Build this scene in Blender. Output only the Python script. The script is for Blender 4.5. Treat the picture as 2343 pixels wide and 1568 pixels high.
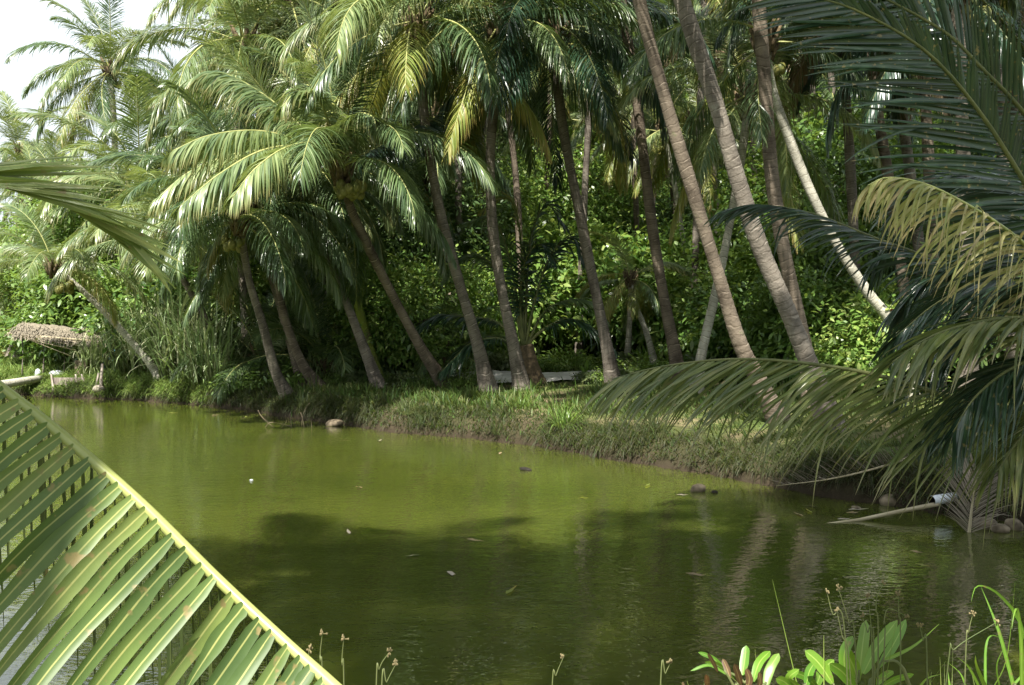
import bpy, math, random
import numpy as np
from mathutils import Vector
R = math.radians
rng = np.random.default_rng(7)
random.seed(7)
S = bpy.context.scene
for o in list(bpy.data.objects): bpy.data.objects.remove(o)
COL = S.collection

# ------------------------------------------------------------------ camera
CAMH, F, CX, CY, YH = 2.2, 2250.0, 1171.0, 784.0, 725.0
PITCH = math.atan((CY - YH) / F)
cam = bpy.data.objects.new('camera', bpy.data.cameras.new('camera')); COL.objects.link(cam)
cam.data.lens = 36 * F / 2342; cam.data.sensor_width = 36
cam.data.clip_start = .05; cam.data.clip_end = 5000
cam.location = (0, 0, CAMH); cam.rotation_euler = (R(90) - PITCH, 0, 0)
S.camera = cam

# ------------------------------------------------------------------ world, sun
SUN = np.array((-.22, -.52, .84)); SUN /= np.linalg.norm(SUN)
w = bpy.data.worlds.new('World'); S.world = w; w.use_nodes = True
nt = w.node_tree; nt.nodes.clear()
sky = nt.nodes.new('ShaderNodeTexSky'); sky.sky_type = 'NISHITA'; sky.sun_disc = False
sky.sun_elevation = math.asin(SUN[2]); sky.sun_rotation = math.atan2(SUN[0], SUN[1])
sky.air_density = 1.3; sky.dust_density = 4.0; sky.ozone_density = 1.0
tc = nt.nodes.new('ShaderNodeTexCoord')
cn = nt.nodes.new('ShaderNodeTexNoise'); cn.inputs['Scale'].default_value = 1.6; cn.inputs['Detail'].default_value = 6
cr = nt.nodes.new('ShaderNodeValToRGB'); cr.color_ramp.elements[0].position = .30; cr.color_ramp.elements[1].position = .55
cr.color_ramp.elements[0].color = (.45, .45, .45, 1)
mx = nt.nodes.new('ShaderNodeMix'); mx.data_type = 'RGBA'
mx.inputs['B'].default_value = (8.2, 8.9, 9.3, 1)      # thin bright cloud veil
bg = nt.nodes.new('ShaderNodeBackground'); bg.inputs['Strength'].default_value = .058
wo = nt.nodes.new('ShaderNodeOutputWorld')
L = nt.links.new
L(tc.outputs['Generated'], cn.inputs['Vector']); L(cn.outputs['Fac'], cr.inputs['Fac']); L(cr.outputs['Color'], mx.inputs['Factor'])
L(sky.outputs['Color'], mx.inputs['A']); L(mx.outputs['Result'], bg.inputs['Color']); L(bg.outputs['Background'], wo.inputs['Surface'])
sl = bpy.data.lights.new('sun', 'SUN'); sl.energy = 5.0; sl.angle = R(.5); sl.color = (1, .95, .86)
so = bpy.data.objects.new('sun', sl); COL.objects.link(so); so.location = (0, 0, 40)
so.rotation_euler = Vector(SUN).to_track_quat('Z', 'Y').to_euler()
S.view_settings.view_transform = 'Standard'; S.view_settings.look = 'None'
S.view_settings.exposure = 1.45; S.view_settings.gamma = 1
S.render.engine = 'CYCLES'
S.cycles.max_bounces = 7; S.cycles.diffuse_bounces = 3; S.cycles.glossy_bounces = 3
S.cycles.transmission_bounces = 3; S.cycles.use_denoising = True
S.cycles.caustics_reflective = False; S.cycles.caustics_refractive = False
S.cycles.sample_clamp_indirect = 6

# ------------------------------------------------------------------ picture to world
cp, sp_ = math.cos(PITCH), math.sin(PITCH)
def ray(x, y):
    u, v = (x - CX) / F, (CY - y) / F
    return np.array((u, cp + v * sp_, v * cp - sp_))
def at(x, y, d):
    r = ray(x, y); return np.array((0, 0, CAMH)) + r * (d / r[1])

# ------------------------------------------------------------------ terrain
def wat(x, y):
    r = ray(x, y); k = CAMH / -r[2]; return (r[0] * k, r[1] * k)
shore = [(-120., 32.), (-60., 31.), (-30., 30.)] + [wat(*p) for p in ((-350, 893), (0, 903), (120, 908), (215, 914), (300, 916), (420, 926), (560, 938), (620, 950), (760, 968),
        (900, 990), (1060, 1003), (1200, 1018), (1340, 1044), (1500, 1066), (1700, 1100), (1790, 1116), (1920, 1140), (2060, 1160), (2200, 1186), (2342, 1200))] + [(7.5, 9.9), (12., 9.6), (22, 11), (60, 14), (120, 18)]
SH = np.array(shore)
NS = np.array([(-120, 2.), (-30, 4), (-12, 8), (-8, 9.6), (-6, 9.2), (-4.9, 7.5), (-3.6, 5.), (-2.2, 3.4), (-1, 3.3), (1.2, 3.5), (2.4, 3.6), (3.6, 4.7), (4.6, 6.2), (6.5, 7.4), (9, 7.4), (20, 6), (120, 4)], float)
def sdist(X, Y, PL):
    P = np.stack([X, Y], -1); best = np.full(X.shape, 1e9)
    for a, b in zip(PL[:-1], PL[1:]):
        ab = b - a; t = np.clip(((P - a) @ ab) / (ab @ ab), 0, 1)
        q = P - (a + t[..., None] * ab); best = np.minimum(best, np.hypot(q[..., 0], q[..., 1]))
    return best
def wob(X, Y):
    return (np.sin(X * 1.7 + Y * .6) * np.sin(Y * 1.3 - X * .5) + .5 * np.sin(X * 4.1 + 1) * np.sin(Y * 3.7 + X * 1.1) + .25 * np.sin(X * 9.3 - Y * 7.9))
def terr(X, Y):
    X = np.asarray(X, float); Y = np.asarray(Y, float)
    sf = sdist(X, Y, SH) * np.where(Y > np.interp(X, SH[:, 0], SH[:, 1]), 1, -1)
    sn = sdist(X, Y, NS) * np.where(Y < np.interp(X, NS[:, 0], NS[:, 1]), 1, -1)
    wv = wob(X, Y)
    sf = sf + .10 * wv
    zf = np.interp(sf, [-3, -.5, -.02, .06, .35, 1.0, 2.5, 6, 14, 30], [-1.2, -.5, -.08, .14, .36, .48, .56, .72, .85, .95])
    zn = np.interp(sn, [-3, -.5, 0, .3, 1.5, 3, 10], [-1.2, -.5, -.05, .25, .62, .75, .9])
    z = np.maximum(zf, zn) + np.where(np.maximum(sf, sn) > .1, .035 * wv, 0) * np.clip(np.maximum(sf, sn), 0, 1)
    a = X / np.maximum(Y, 5)
    amp = np.interp(a, [-.42, -.12, .3, 1.2], [0, 1, 1, 1])
    amp = amp * amp * (3 - 2 * amp)
    hill = np.interp(Y, [0, 31, 40, 80, 120, 5000], [0, 0, 1.6, 15, 17, 17]) * amp
    return z + hill + np.where(hill > .5, .3 * wob(X * .2, Y * .2), 0)
def hit(x, y, d0=8., d1=60.):
    ds = np.arange(d0, d1, .05); r = ray(x, y)
    P = np.array((0, 0, CAMH)) + r * (ds / r[1])[:, None]
    below = P[:, 2] <= terr(P[:, 0], P[:, 1]); i = np.argmax(below)
    return ds[i] if below.any() else 40.

# ------------------------------------------------------------------ mesh helpers
class Geo:
    def __init__(s): s.V, s.Fc, s.M, s.U, s.n = [], [], [], [], 0
    def add(s, V, Fc, mat=0, U=None):
        V = np.asarray(V, float).reshape(-1, 3); Fc = np.asarray(Fc, int).reshape(-1, 4)
        s.V.append(V); s.Fc.append(Fc + s.n); s.n += len(V)
        s.M.append(np.full(len(Fc), mat, int)); s.U.append(np.zeros((len(V), 2)) if U is None else np.asarray(U, float).reshape(-1, 2))
    def mesh(s, name, mats, smooth=True):
        V = np.concatenate(s.V); Fc = np.concatenate(s.Fc); me = bpy.data.meshes.new(name)
        me.vertices.add(len(V)); me.vertices.foreach_set('co', V.ravel())
        me.loops.add(Fc.size); me.loops.foreach_set('vertex_index', Fc.ravel().astype(np.int32))
        me.polygons.add(len(Fc)); me.polygons.foreach_set('loop_start', (np.arange(len(Fc)) * 4).astype(np.int32))
        me.polygons.foreach_set('material_index', np.concatenate(s.M).astype(np.int32))
        me.polygons.foreach_set('use_smooth', np.full(len(Fc), smooth))
        uv = me.uv_layers.new(name='UVMap'); uv.data.foreach_set('uv', np.concatenate(s.U)[Fc.ravel()].ravel())
        for m in mats: me.materials.append(m)
        me.update(); me.validate(); return me
def link(name, me, parent=None, loc=(0, 0, 0)):
    o = bpy.data.objects.new(name, me); COL.objects.link(o); o.location = loc
    if parent: o.parent = parent
    return o
def tag(o, label, cat, group=None):
    o['label'] = label; o['category'] = cat
    if group: o['group'] = group
    return o
def kind(o, k='structure'): o['kind'] = k; return o
def thing(name, label, cat, loc, group=None):
    o = bpy.data.objects.new(name, None); COL.objects.link(o); o.location = tuple(loc); o.empty_display_size = .2
    return tag(o, label, cat, group)
def nrm(v): return v / np.maximum(np.linalg.norm(v, axis=-1, keepdims=True), 1e-9)
def spline(P, n):
    P = np.asarray(P, float)
    if len(P) == 2: P = np.array([P[0], (P[0] + P[1]) / 2, P[1]])
    Q = np.vstack([2 * P[0] - P[1], P, 2 * P[-1] - P[-2]]); out = []
    ts = np.linspace(0, len(P) - 1 - 1e-9, n)
    for t in ts:
        i = int(t); f = t - i; a, b, c, d = Q[i:i + 4]
        out.append(.5 * (2 * b + (c - a) * f + (2 * a - 5 * b + 4 * c - d) * f * f + (3 * b - a - 3 * c + d) * f ** 3))
    return np.array(out)
def arclen(P): return np.concatenate([[0], np.cumsum(np.linalg.norm(np.diff(P, axis=0), axis=1))])
def tube(g, P, r, k=8, mat=0, cap=True, flat=1.0):
    P = np.asarray(P, float); m = len(P); r = np.broadcast_to(np.asarray(r, float), (m,)).copy()
    if cap:
        P = np.vstack([P[:1], P, P[-1:]]); r = np.concatenate([[1e-4], r, [1e-4]]); m += 2
    T = nrm(np.gradient(P, axis=0)); 
    if cap: T[0] = T[1] if np.linalg.norm(T[0]) < .5 else T[0]
    ref = np.array((0, 0, 1.)) if abs(np.mean(T[:, 2])) < .8 else np.array((0, 1., 0))
    A = nrm(np.cross(T, ref)); B = nrm(np.cross(A, T))
    th = np.linspace(0, 2 * np.pi, k, endpoint=False)
    V = P[:, None] + r[:, None, None] * (np.cos(th)[None, :, None] * A[:, None] + flat * np.sin(th)[None, :, None] * B[:, None])
    s = arclen(P); U = np.stack([np.broadcast_to(th / 6.283, (m, k)), np.broadcast_to(s[:, None], (m, k))], -1)
    i = np.arange(m - 1)[:, None] * k; j = np.arange(k)[None]; jn = (j + 1) % k
    Fc = np.stack([i + j, i + jn, i + k + jn, i + k + j], -1).reshape(-1, 4)
    g.add(V, Fc, mat, U)
def strips(g, C, W, wd, mat=0, fold=0.):
    """C (n,m,3) centre lines, W (n,m,3) width directions, wd (n,m) half widths"""
    n, m, _ = C.shape
    if fold == 0:
        V = np.stack([C - W * wd[..., None], C + W * wd[..., None]], 2); k = 2
        uu = np.array([0, 1.])
    else:
        D = nrm(np.gradient(C, axis=1)); N = nrm(np.cross(D, W))
        V = np.stack([C - W * wd[..., None] - N * (fold * wd)[..., None], C, C + W * wd[..., None] - N * (fold * wd)[..., None]], 2); k = 3
        uu = np.array([0, .5, 1.])
    U = np.zeros((n, m, k, 2)); U[..., 0] = uu; U[..., 1] = np.linspace(0, 1, m)[None, :, None]
    b = (np.arange(n) * m * k)[:, None, None]; i = (np.arange(m - 1) * k)[None, :, None]; j = np.arange(k - 1)[None, None]
    a = b + i + j
    g.add(V, np.stack([a, a + 1, a + k + 1, a + k], -1).reshape(-1, 4), mat, U)

# ------------------------------------------------------------------ materials
def mat(name):
    m = bpy.data.materials.new(name); m.use_nodes = True; m.node_tree.nodes.clear(); return m, m.node_tree
def N(nt, typ, **kw):
    n = nt.nodes.new(typ)
    for k, v in kw.items():
        if k in n.inputs: n.inputs[k].default_value = v
        else: setattr(n, k, v)
    return n
def ramp(nt, stops):
    r = nt.nodes.new('ShaderNodeValToRGB'); e = r.color_ramp.elements
    while len(e) < len(stops): e.new(.5)
    for el, (p, c) in zip(e, stops): el.position = p; el.color = (*c, 1) if len(c) == 3 else c
    return r
def mixc(nt, a, b, f, blend='MIX'):
    m = nt.nodes.new('ShaderNodeMix'); m.data_type = 'RGBA'; m.blend_type = blend
    for s, v in (('A', a), ('B', b), ('Factor', f)):
        if hasattr(v, 'is_linked'): nt.links.new(v, m.inputs[s])
        else: m.inputs[s].default_value = (*v, 1) if s != 'Factor' else v
    return m.outputs['Result']
def leafmat(name, cols, rough=.42, trans=.3, tcol=(.22, .30, .03), vein=None, objvar=.5, spec=.5, tipdry=None):
    m, nt = mat(name); l = nt.links.new
    gi = N(nt, 'ShaderNodeNewGeometry'); oi = N(nt, 'ShaderNodeObjectInfo')
    rp = ramp(nt, [(i / (len(cols) - 1), c) for i, c in enumerate(cols)]); l(gi.outputs['Random Per Island'], rp.inputs['Fac'])
    col = rp.outputs['Color']
    mr = N(nt, 'ShaderNodeMapRange'); l(oi.outputs['Random'], mr.inputs['Value'])
    mr.inputs['To Min'].default_value = 1 - objvar * .6; mr.inputs['To Max'].default_value = 1 + objvar * .7
    hs = N(nt, 'ShaderNodeHueSaturation'); l(mr.outputs['Result'], hs.inputs['Value']); l(col, hs.inputs['Color'])
    mh = N(nt, 'ShaderNodeMapRange'); l(oi.outputs['Random'], mh.inputs['Value']); mh.inputs['To Min'].default_value = .515; mh.inputs['To Max'].default_value = .485
    l(mh.outputs['Result'], hs.inputs['Hue']); col = hs.outputs['Color']
    uv = N(nt, 'ShaderNodeUVMap'); sx = N(nt, 'ShaderNodeSeparateXYZ'); l(uv.outputs['UV'], sx.inputs['Vector'])
    if tipdry:
        r2 = ramp(nt, [(.72, (0, 0, 0)), (1, (1, 1, 1))]); l(sx.outputs['Y'], r2.inputs['Fac']); col = mixc(nt, col, tipdry, r2.outputs['Color'])
    if vein:
        ab = N(nt, 'ShaderNodeMath', operation='SUBTRACT'); l(sx.outputs['X'], ab.inputs[0]); ab.inputs[1].default_value = .5
        ab2 = N(nt, 'ShaderNodeMath', operation='ABSOLUTE'); l(ab.outputs[0], ab2.inputs[0])
        r2 = ramp(nt, [(.035, (1, 1, 1)), (.06, (0, 0, 0))]); l(ab2.outputs[0], r2.inputs['Fac']); col = mixc(nt, col, vein, r2.outputs['Color'])
        ns = N(nt, 'ShaderNodeTexNoise', Scale=26., Detail=3.); tcc = N(nt, 'ShaderNodeTexCoord'); l(tcc.outputs['Object'], ns.inputs['Vector'])
        n9 = N(nt, 'ShaderNodeTexNoise', Scale=7., Detail=5.); l(tcc.outputs['Object'], n9.inputs['Vector'])
        r9 = ramp(nt, [(.3, (.68, .72, .7)), (.7, (1.25, 1.2, 1.1))]); l(n9.outputs['Fac'], r9.inputs['Fac']); col = mixc(nt, col, r9.outputs['Color'], 1., 'MULTIPLY')
        r3 = ramp(nt, [(.64, (0, 0, 0)), (.70, (1, 1, 1))]); l(ns.outputs['Fac'], r3.inputs['Fac']); col = mixc(nt, col, (.22, .18, .07), r3.outputs['Color'])
    p = N(nt, 'ShaderNodeBsdfPrincipled', Roughness=rough); l(col, p.inputs['Base Color']); p.inputs['Specular IOR Level'].default_value = spec
    t = N(nt, 'ShaderNodeBsdfTranslucent'); tc_ = mixc(nt, col, tcol, .6); l(tc_, t.inputs['Color'])
    ms = N(nt, 'ShaderNodeMixShader', Fac=trans); l(p.outputs[0], ms.inputs[1]); l(t.outputs[0], ms.inputs[2])
    o = N(nt, 'ShaderNodeOutputMaterial'); l(ms.outputs[0], o.inputs['Surface']); return m
def plain(name, c1, c2, scale=6., rough=.8, bump=.3, stretch=(1, 1, 1), spec=.3):
    m, nt = mat(name); l = nt.links.new
    tcc = N(nt, 'ShaderNodeTexCoord'); mp = N(nt, 'ShaderNodeMapping'); mp.inputs['Scale'].default_value = stretch
    l(tcc.outputs['Object'], mp.inputs['Vector']); ns = N(nt, 'ShaderNodeTexNoise', Scale=scale, Detail=6.); l(mp.outputs[0], ns.inputs['Vector'])
    rp = ramp(nt, [(.35, c1), (.65, c2)]); l(ns.outputs['Fac'], rp.inputs['Fac'])
    p = N(nt, 'ShaderNodeBsdfPrincipled', Roughness=rough); l(rp.outputs['Color'], p.inputs['Base Color']); p.inputs['Specular IOR Level'].default_value = spec
    b = N(nt, 'ShaderNodeBump', Strength=bump); l(ns.outputs['Fac'], b.inputs['Height']); l(b.outputs[0], p.inputs['Normal'])
    o = N(nt, 'ShaderNodeOutputMaterial'); l(p.outputs[0], o.inputs['Surface']); return m
def barkmat(name, dark, light, moss=None, mossamt=.62):
    m, nt = mat(name); l = nt.links.new
    uv = N(nt, 'ShaderNodeUVMap'); sx = N(nt, 'ShaderNodeSeparateXYZ'); l(uv.outputs['UV'], sx.inputs['Vector'])
    tcc = N(nt, 'ShaderNodeTexCoord'); ns = N(nt, 'ShaderNodeTexNoise', Scale=2.2, Detail=8., Roughness=.7); l(tcc.outputs['Object'], ns.inputs['Vector'])
    rp = ramp(nt, [(.36, dark), (.66, light)]); l(ns.outputs['Fac'], rp.inputs['Fac'])
    # leaf scar rings
    n2 = N(nt, 'ShaderNodeTexNoise', Scale=1.3, Detail=3.); l(tcc.outputs['Object'], n2.inputs['Vector'])
    ma = N(nt, 'ShaderNodeMath', operation='MULTIPLY_ADD'); l(n2.outputs['Fac'], ma.inputs[0]); ma.inputs[1].default_value = .55; l(sx.outputs['Y'], ma.inputs[2])
    mm = N(nt, 'ShaderNodeMath', operation='MULTIPLY'); l(ma.outputs[0], mm.inputs[0]); mm.inputs[1].default_value = 8.5
    fr = N(nt, 'ShaderNodeMath', operation='FRACT'); l(mm.outputs[0], fr.inputs[0])
    r2 = ramp(nt, [(0, (.45, .43, .4)), (.12, (.9, .9, .9)), (.8, (.85, .85, .85)), (.92, (1.0, 1.0, 1.0)), (1, (.45, .43, .4))]); l(fr.outputs[0], r2.inputs['Fac'])
    col = mixc(nt, rp.outputs['Color'], r2.outputs['Color'], 1., 'MULTIPLY')
    r3 = ramp(nt, [(.80, (0, 0, 0)), (.86, (.8, .8, .8)), (.93, (0, 0, 0))]); l(fr.outputs[0], r3.inputs['Fac'])
    n4 = N(nt, 'ShaderNodeTexNoise', Scale=5., Detail=3.); l(tcc.outputs['Object'], n4.inputs['Vector'])
    r4 = ramp(nt, [(.5, (0, 0, 0)), (.62, (1, 1, 1))]); l(n4.outputs['Fac'], r4.inputs['Fac'])
    f2 = mixc(nt, r3.outputs['Color'], r4.outputs['Color'], 1., 'MULTIPLY')
    col = mixc(nt, col, tuple(min(1, c * 1.5 + .04) for c in light), f2)
    if moss:
        n3 = N(nt, 'ShaderNodeTexNoise', Scale=1.1, Detail=8., Roughness=.75); l(tcc.outputs['Object'], n3.inputs['Vector'])
        r5 = ramp(nt, [(mossamt - .05, (0, 0, 0)), (mossamt + .03, (1, 1, 1))]); l(n3.outputs['Fac'], r5.inputs['Fac']); col = mixc(nt, col, moss, r5.outputs['Color'])
    p = N(nt, 'ShaderNodeBsdfPrincipled', Roughness=.85); l(col, p.inputs['Base Color']); p.inputs['Specular IOR Level'].default_value = .2
    b = N(nt, 'ShaderNodeBump', Strength=.6, Distance=.02); n6 = N(nt, 'ShaderNodeTexNoise', Scale=30., Detail=4.); l(tcc.outputs['Object'], n6.inputs['Vector'])
    l(n6.outputs['Fac'], b.inputs['Height']); l(b.outputs[0], p.inputs['Normal'])
    o = N(nt, 'ShaderNodeOutputMaterial'); l(p.outputs[0], o.inputs['Surface']); return m

M = {}
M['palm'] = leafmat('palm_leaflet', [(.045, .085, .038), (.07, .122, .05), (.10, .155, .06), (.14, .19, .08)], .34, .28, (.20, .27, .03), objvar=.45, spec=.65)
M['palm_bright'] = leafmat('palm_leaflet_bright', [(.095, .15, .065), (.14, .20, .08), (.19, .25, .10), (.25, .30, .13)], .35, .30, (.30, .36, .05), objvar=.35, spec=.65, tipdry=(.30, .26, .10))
M['palm_yellow'] = leafmat('palm_leaflet_yellow', [(.13, .19, .04), (.19, .24, .05), (.26, .28, .07), (.27, .22, .06)], .45, .35, (.40, .38, .05), objvar=.3, tipdry=(.35, .24, .08))
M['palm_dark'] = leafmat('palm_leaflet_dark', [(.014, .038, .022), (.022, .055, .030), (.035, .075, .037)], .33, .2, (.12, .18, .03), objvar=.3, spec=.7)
M['palm_dead'] = leafmat('palm_leaflet_dead', [(.14, .10, .06), (.20, .15, .09), (.26, .20, .13)], .8, .1, (.3, .2, .1), objvar=.3, spec=.2)
M['near'] = leafmat('near_leaflet', [(.065, .12, .035), (.09, .155, .042), (.115, .185, .05), (.15, .21, .06)], .46, .25, (.24, .34, .04), vein=(.40, .41, .15), objvar=.05, spec=.38)
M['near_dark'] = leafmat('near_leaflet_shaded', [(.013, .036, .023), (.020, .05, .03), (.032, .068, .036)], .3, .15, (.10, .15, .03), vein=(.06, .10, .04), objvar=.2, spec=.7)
M['near_lit'] = leafmat('near_leaflet_lit', [(.13, .19, .05), (.18, .25, .07), (.24, .30, .09), (.30, .34, .12)], .4, .38, (.34, .42, .06), vein=(.42, .44, .16), objvar=.05, spec=.5)  # paler copy of near, sunlight on the upper left frond put into the colour
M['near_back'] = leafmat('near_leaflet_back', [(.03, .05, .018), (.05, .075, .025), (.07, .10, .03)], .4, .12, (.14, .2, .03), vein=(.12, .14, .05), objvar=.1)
M['near_mid'] = leafmat('near_leaflet_olive', [(.065, .105, .032), (.10, .145, .042), (.15, .195, .06), (.22, .24, .10)], .33, .22, (.22, .28, .05), vein=(.22, .24, .10), objvar=.2, spec=.6, tipdry=(.30, .26, .14))
M['near_worn'] = leafmat('worn_leaflet', [(.28, .34, .11), (.40, .43, .16), (.52, .50, .24), (.55, .44, .26)], .45, .3, (.4, .4, .1), vein=(.55, .52, .28), objvar=.1, tipdry=(.45, .33, .18))
M['dry_grey'] = leafmat('dry_grey_leaflet', [(.22, .19, .15), (.30, .26, .21), (.38, .33, .27)], .85, .05, (.3, .25, .2), objvar=.1, spec=.1)
M['rachis'] = plain('palm_midrib', (.25, .27, .09), (.36, .36, .14), 5., .45, .05)
M['rachis_near'] = plain('pale_midrib', (.22, .26, .075), (.36, .38, .13), 3., .38, .05, spec=.5)
M['rachis_dark'] = plain('dark_midrib', (.09, .11, .04), (.16, .17, .06), 5., .4, .05)
M['rachis_dead'] = plain('dead_midrib', (.16, .12, .08), (.27, .22, .17), 5., .8, .1)
M['bark'] = barkmat('palm_bark', (.085, .072, .058), (.25, .22, .18), (.26, .26, .22), .66)
M['bark_warm'] = barkmat('palm_bark_brown', (.07, .055, .04), (.22, .18, .135), (.10, .13, .05), .68)
M['bark_pale'] = barkmat('palm_bark_pale', (.26, .25, .20), (.48, .46, .38), (.14, .19, .07), .66)
M['bark_dark'] = barkmat('palm_bark_black', (.022, .020, .016), (.05, .042, .032), (.24, .24, .21), .66)
M['bark_moss'] = barkmat('palm_bark_mossy', (.10, .11, .04), (.20, .18, .08), (.16, .20, .03), .48)
M['husk'] = plain('leaf_base_fibre', (.06, .045, .028), (.15, .11, .06), 14., .9, .8)
M['coconut'] = plain('green_coconut', (.10, .12, .03), (.22, .20, .06), 5., .5, .1)
M['drycoco'] = plain('dry_coconut_husk', (.07, .055, .035), (.23, .185, .125), 9., .85, .5)
M['wood'] = plain('branch_bark', (.06, .048, .035), (.15, .12, .09), 8., .9, .6)
for nm, cs, tcl in (('leaf_a', [(.10, .18, .035), (.16, .26, .055), (.24, .35, .08)], (.22, .30, .03)),
                    ('leaf_b', [(.07, .15, .03), (.11, .21, .045), (.17, .28, .06), (.28, .35, .10)], (.26, .34, .04)),
                    ('leaf_c', [(.05, .10, .03), (.08, .14, .04), (.12, .19, .055)], (.14, .19, .03)),
                    ('leaf_d', [(.065, .10, .04), (.10, .14, .06), (.16, .19, .08)], (.25, .28, .08))):
    M[nm] = leafmat('broadleaf_' + nm[-1], cs, .34, .42, tcl, objvar=.5, spec=.55)
M['reed'] = leafmat('reed_blade', [(.18, .27, .10), (.27, .37, .15), (.40, .48, .25), (.50, .48, .32)], .4, .3, (.30, .38, .08), objvar=.2)
M['strap'] = leafmat('fern_leaflet', [(.075, .18, .02), (.115, .245, .028), (.17, .32, .04)], .3, .38, (.40, .52, .04), vein=(.30, .42, .10), objvar=.1, spec=.6)
M['red'] = leafmat('young_fern_leaflet', [(.055, .045, .022), (.085, .055, .03), (.11, .08, .035)], .35, .25, (.4, .12, .05), vein=(.25, .2, .08), objvar=.1)
M['stem'] = plain('green_stem', (.07, .10, .03), (.14, .15, .06), 5., .6, .05)
M['seed'] = plain('seed_head', (.11, .095, .045), (.22, .18, .09), 30., .9, .3)
M['croton'] = leafmat('croton_leaf', [(.08, .15, .03), (.16, .22, .04), (.45, .38, .05)], .35, .25, (.4, .4, .05), objvar=.2)
M['banana'] = leafmat('broad_banana_leaf', [(.11, .21, .04), (.16, .28, .05)], .35, .35, (.35, .5, .05), vein=(.25, .34, .08), objvar=.2)
M['pvc'] = plain('white_pipe', (.62, .66, .70), (.72, .75, .78), 4., .35, .02, spec=.5)
M['bamboo'] = plain('bamboo_pole', (.38, .32, .20), (.52, .45, .31), 4., .5, .05)
M['plank'] = plain('weathered_plank', (.16, .13, .11), (.32, .28, .24), 5., .85, .4, (8, 8, 1))
M['thatch'] = plain('thatch', (.10, .088, .065), (.25, .215, .16), 14., .95, .9, (1, 6, 1))
M['blue'] = plain('blue_sheet', (.10, .28, .42), (.16, .38, .52), 4., .4, .05)
M['white'] = plain('white_sheet', (.35, .38, .42), (.52, .54, .56), 4., .5, .05)
M['orange'] = plain('orange_cloth', (.42, .07, .02), (.5, .1, .03), 4., .6, .05)

def ground_mat():
    m, nt = mat('grassy_soil'); l = nt.links.new
    g = N(nt, 'ShaderNodeNewGeometry'); n1 = N(nt, 'ShaderNodeTexNoise', Scale=.7, Detail=8., Roughness=.65); l(g.outputs['Position'], n1.inputs['Vector'])
    r1 = ramp(nt, [(.36, (.055, .085, .022)), (.48, (.09, .11, .035)), (.60, (.17, .14, .08)), (.72, (.21, .17, .11))]); l(n1.outputs['Fac'], r1.inputs['Fac'])
    n2 = N(nt, 'ShaderNodeTexNoise', Scale=9., Detail=8.); l(g.outputs['Position'], n2.inputs['Vector'])
    r2 = ramp(nt, [(.3, (.5, .5, .5)), (.7, (1.25, 1.25, 1.25))]); l(n2.outputs['Fac'], r2.inputs['Fac'])
    c = mixc(nt, r1.outputs['Color'], r2.outputs['Color'], 1., 'MULTIPLY')
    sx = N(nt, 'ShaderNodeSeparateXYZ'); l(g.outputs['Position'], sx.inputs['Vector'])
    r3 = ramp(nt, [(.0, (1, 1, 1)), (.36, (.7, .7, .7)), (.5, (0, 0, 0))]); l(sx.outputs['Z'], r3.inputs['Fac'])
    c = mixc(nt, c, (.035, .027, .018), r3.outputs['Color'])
    p = N(nt, 'ShaderNodeBsdfPrincipled', Roughness=.95); l(c, p.inputs['Base Color']); p.inputs['Specular IOR Level'].default_value = .1
    b = N(nt, 'ShaderNodeBump', Strength=.8, Distance=.06); l(n2.outputs['Fac'], b.inputs['Height']); l(b.outputs[0], p.inputs['Normal'])
    o = N(nt, 'ShaderNodeOutputMaterial'); l(p.outputs[0], o.inputs['Surface']); return m
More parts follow.
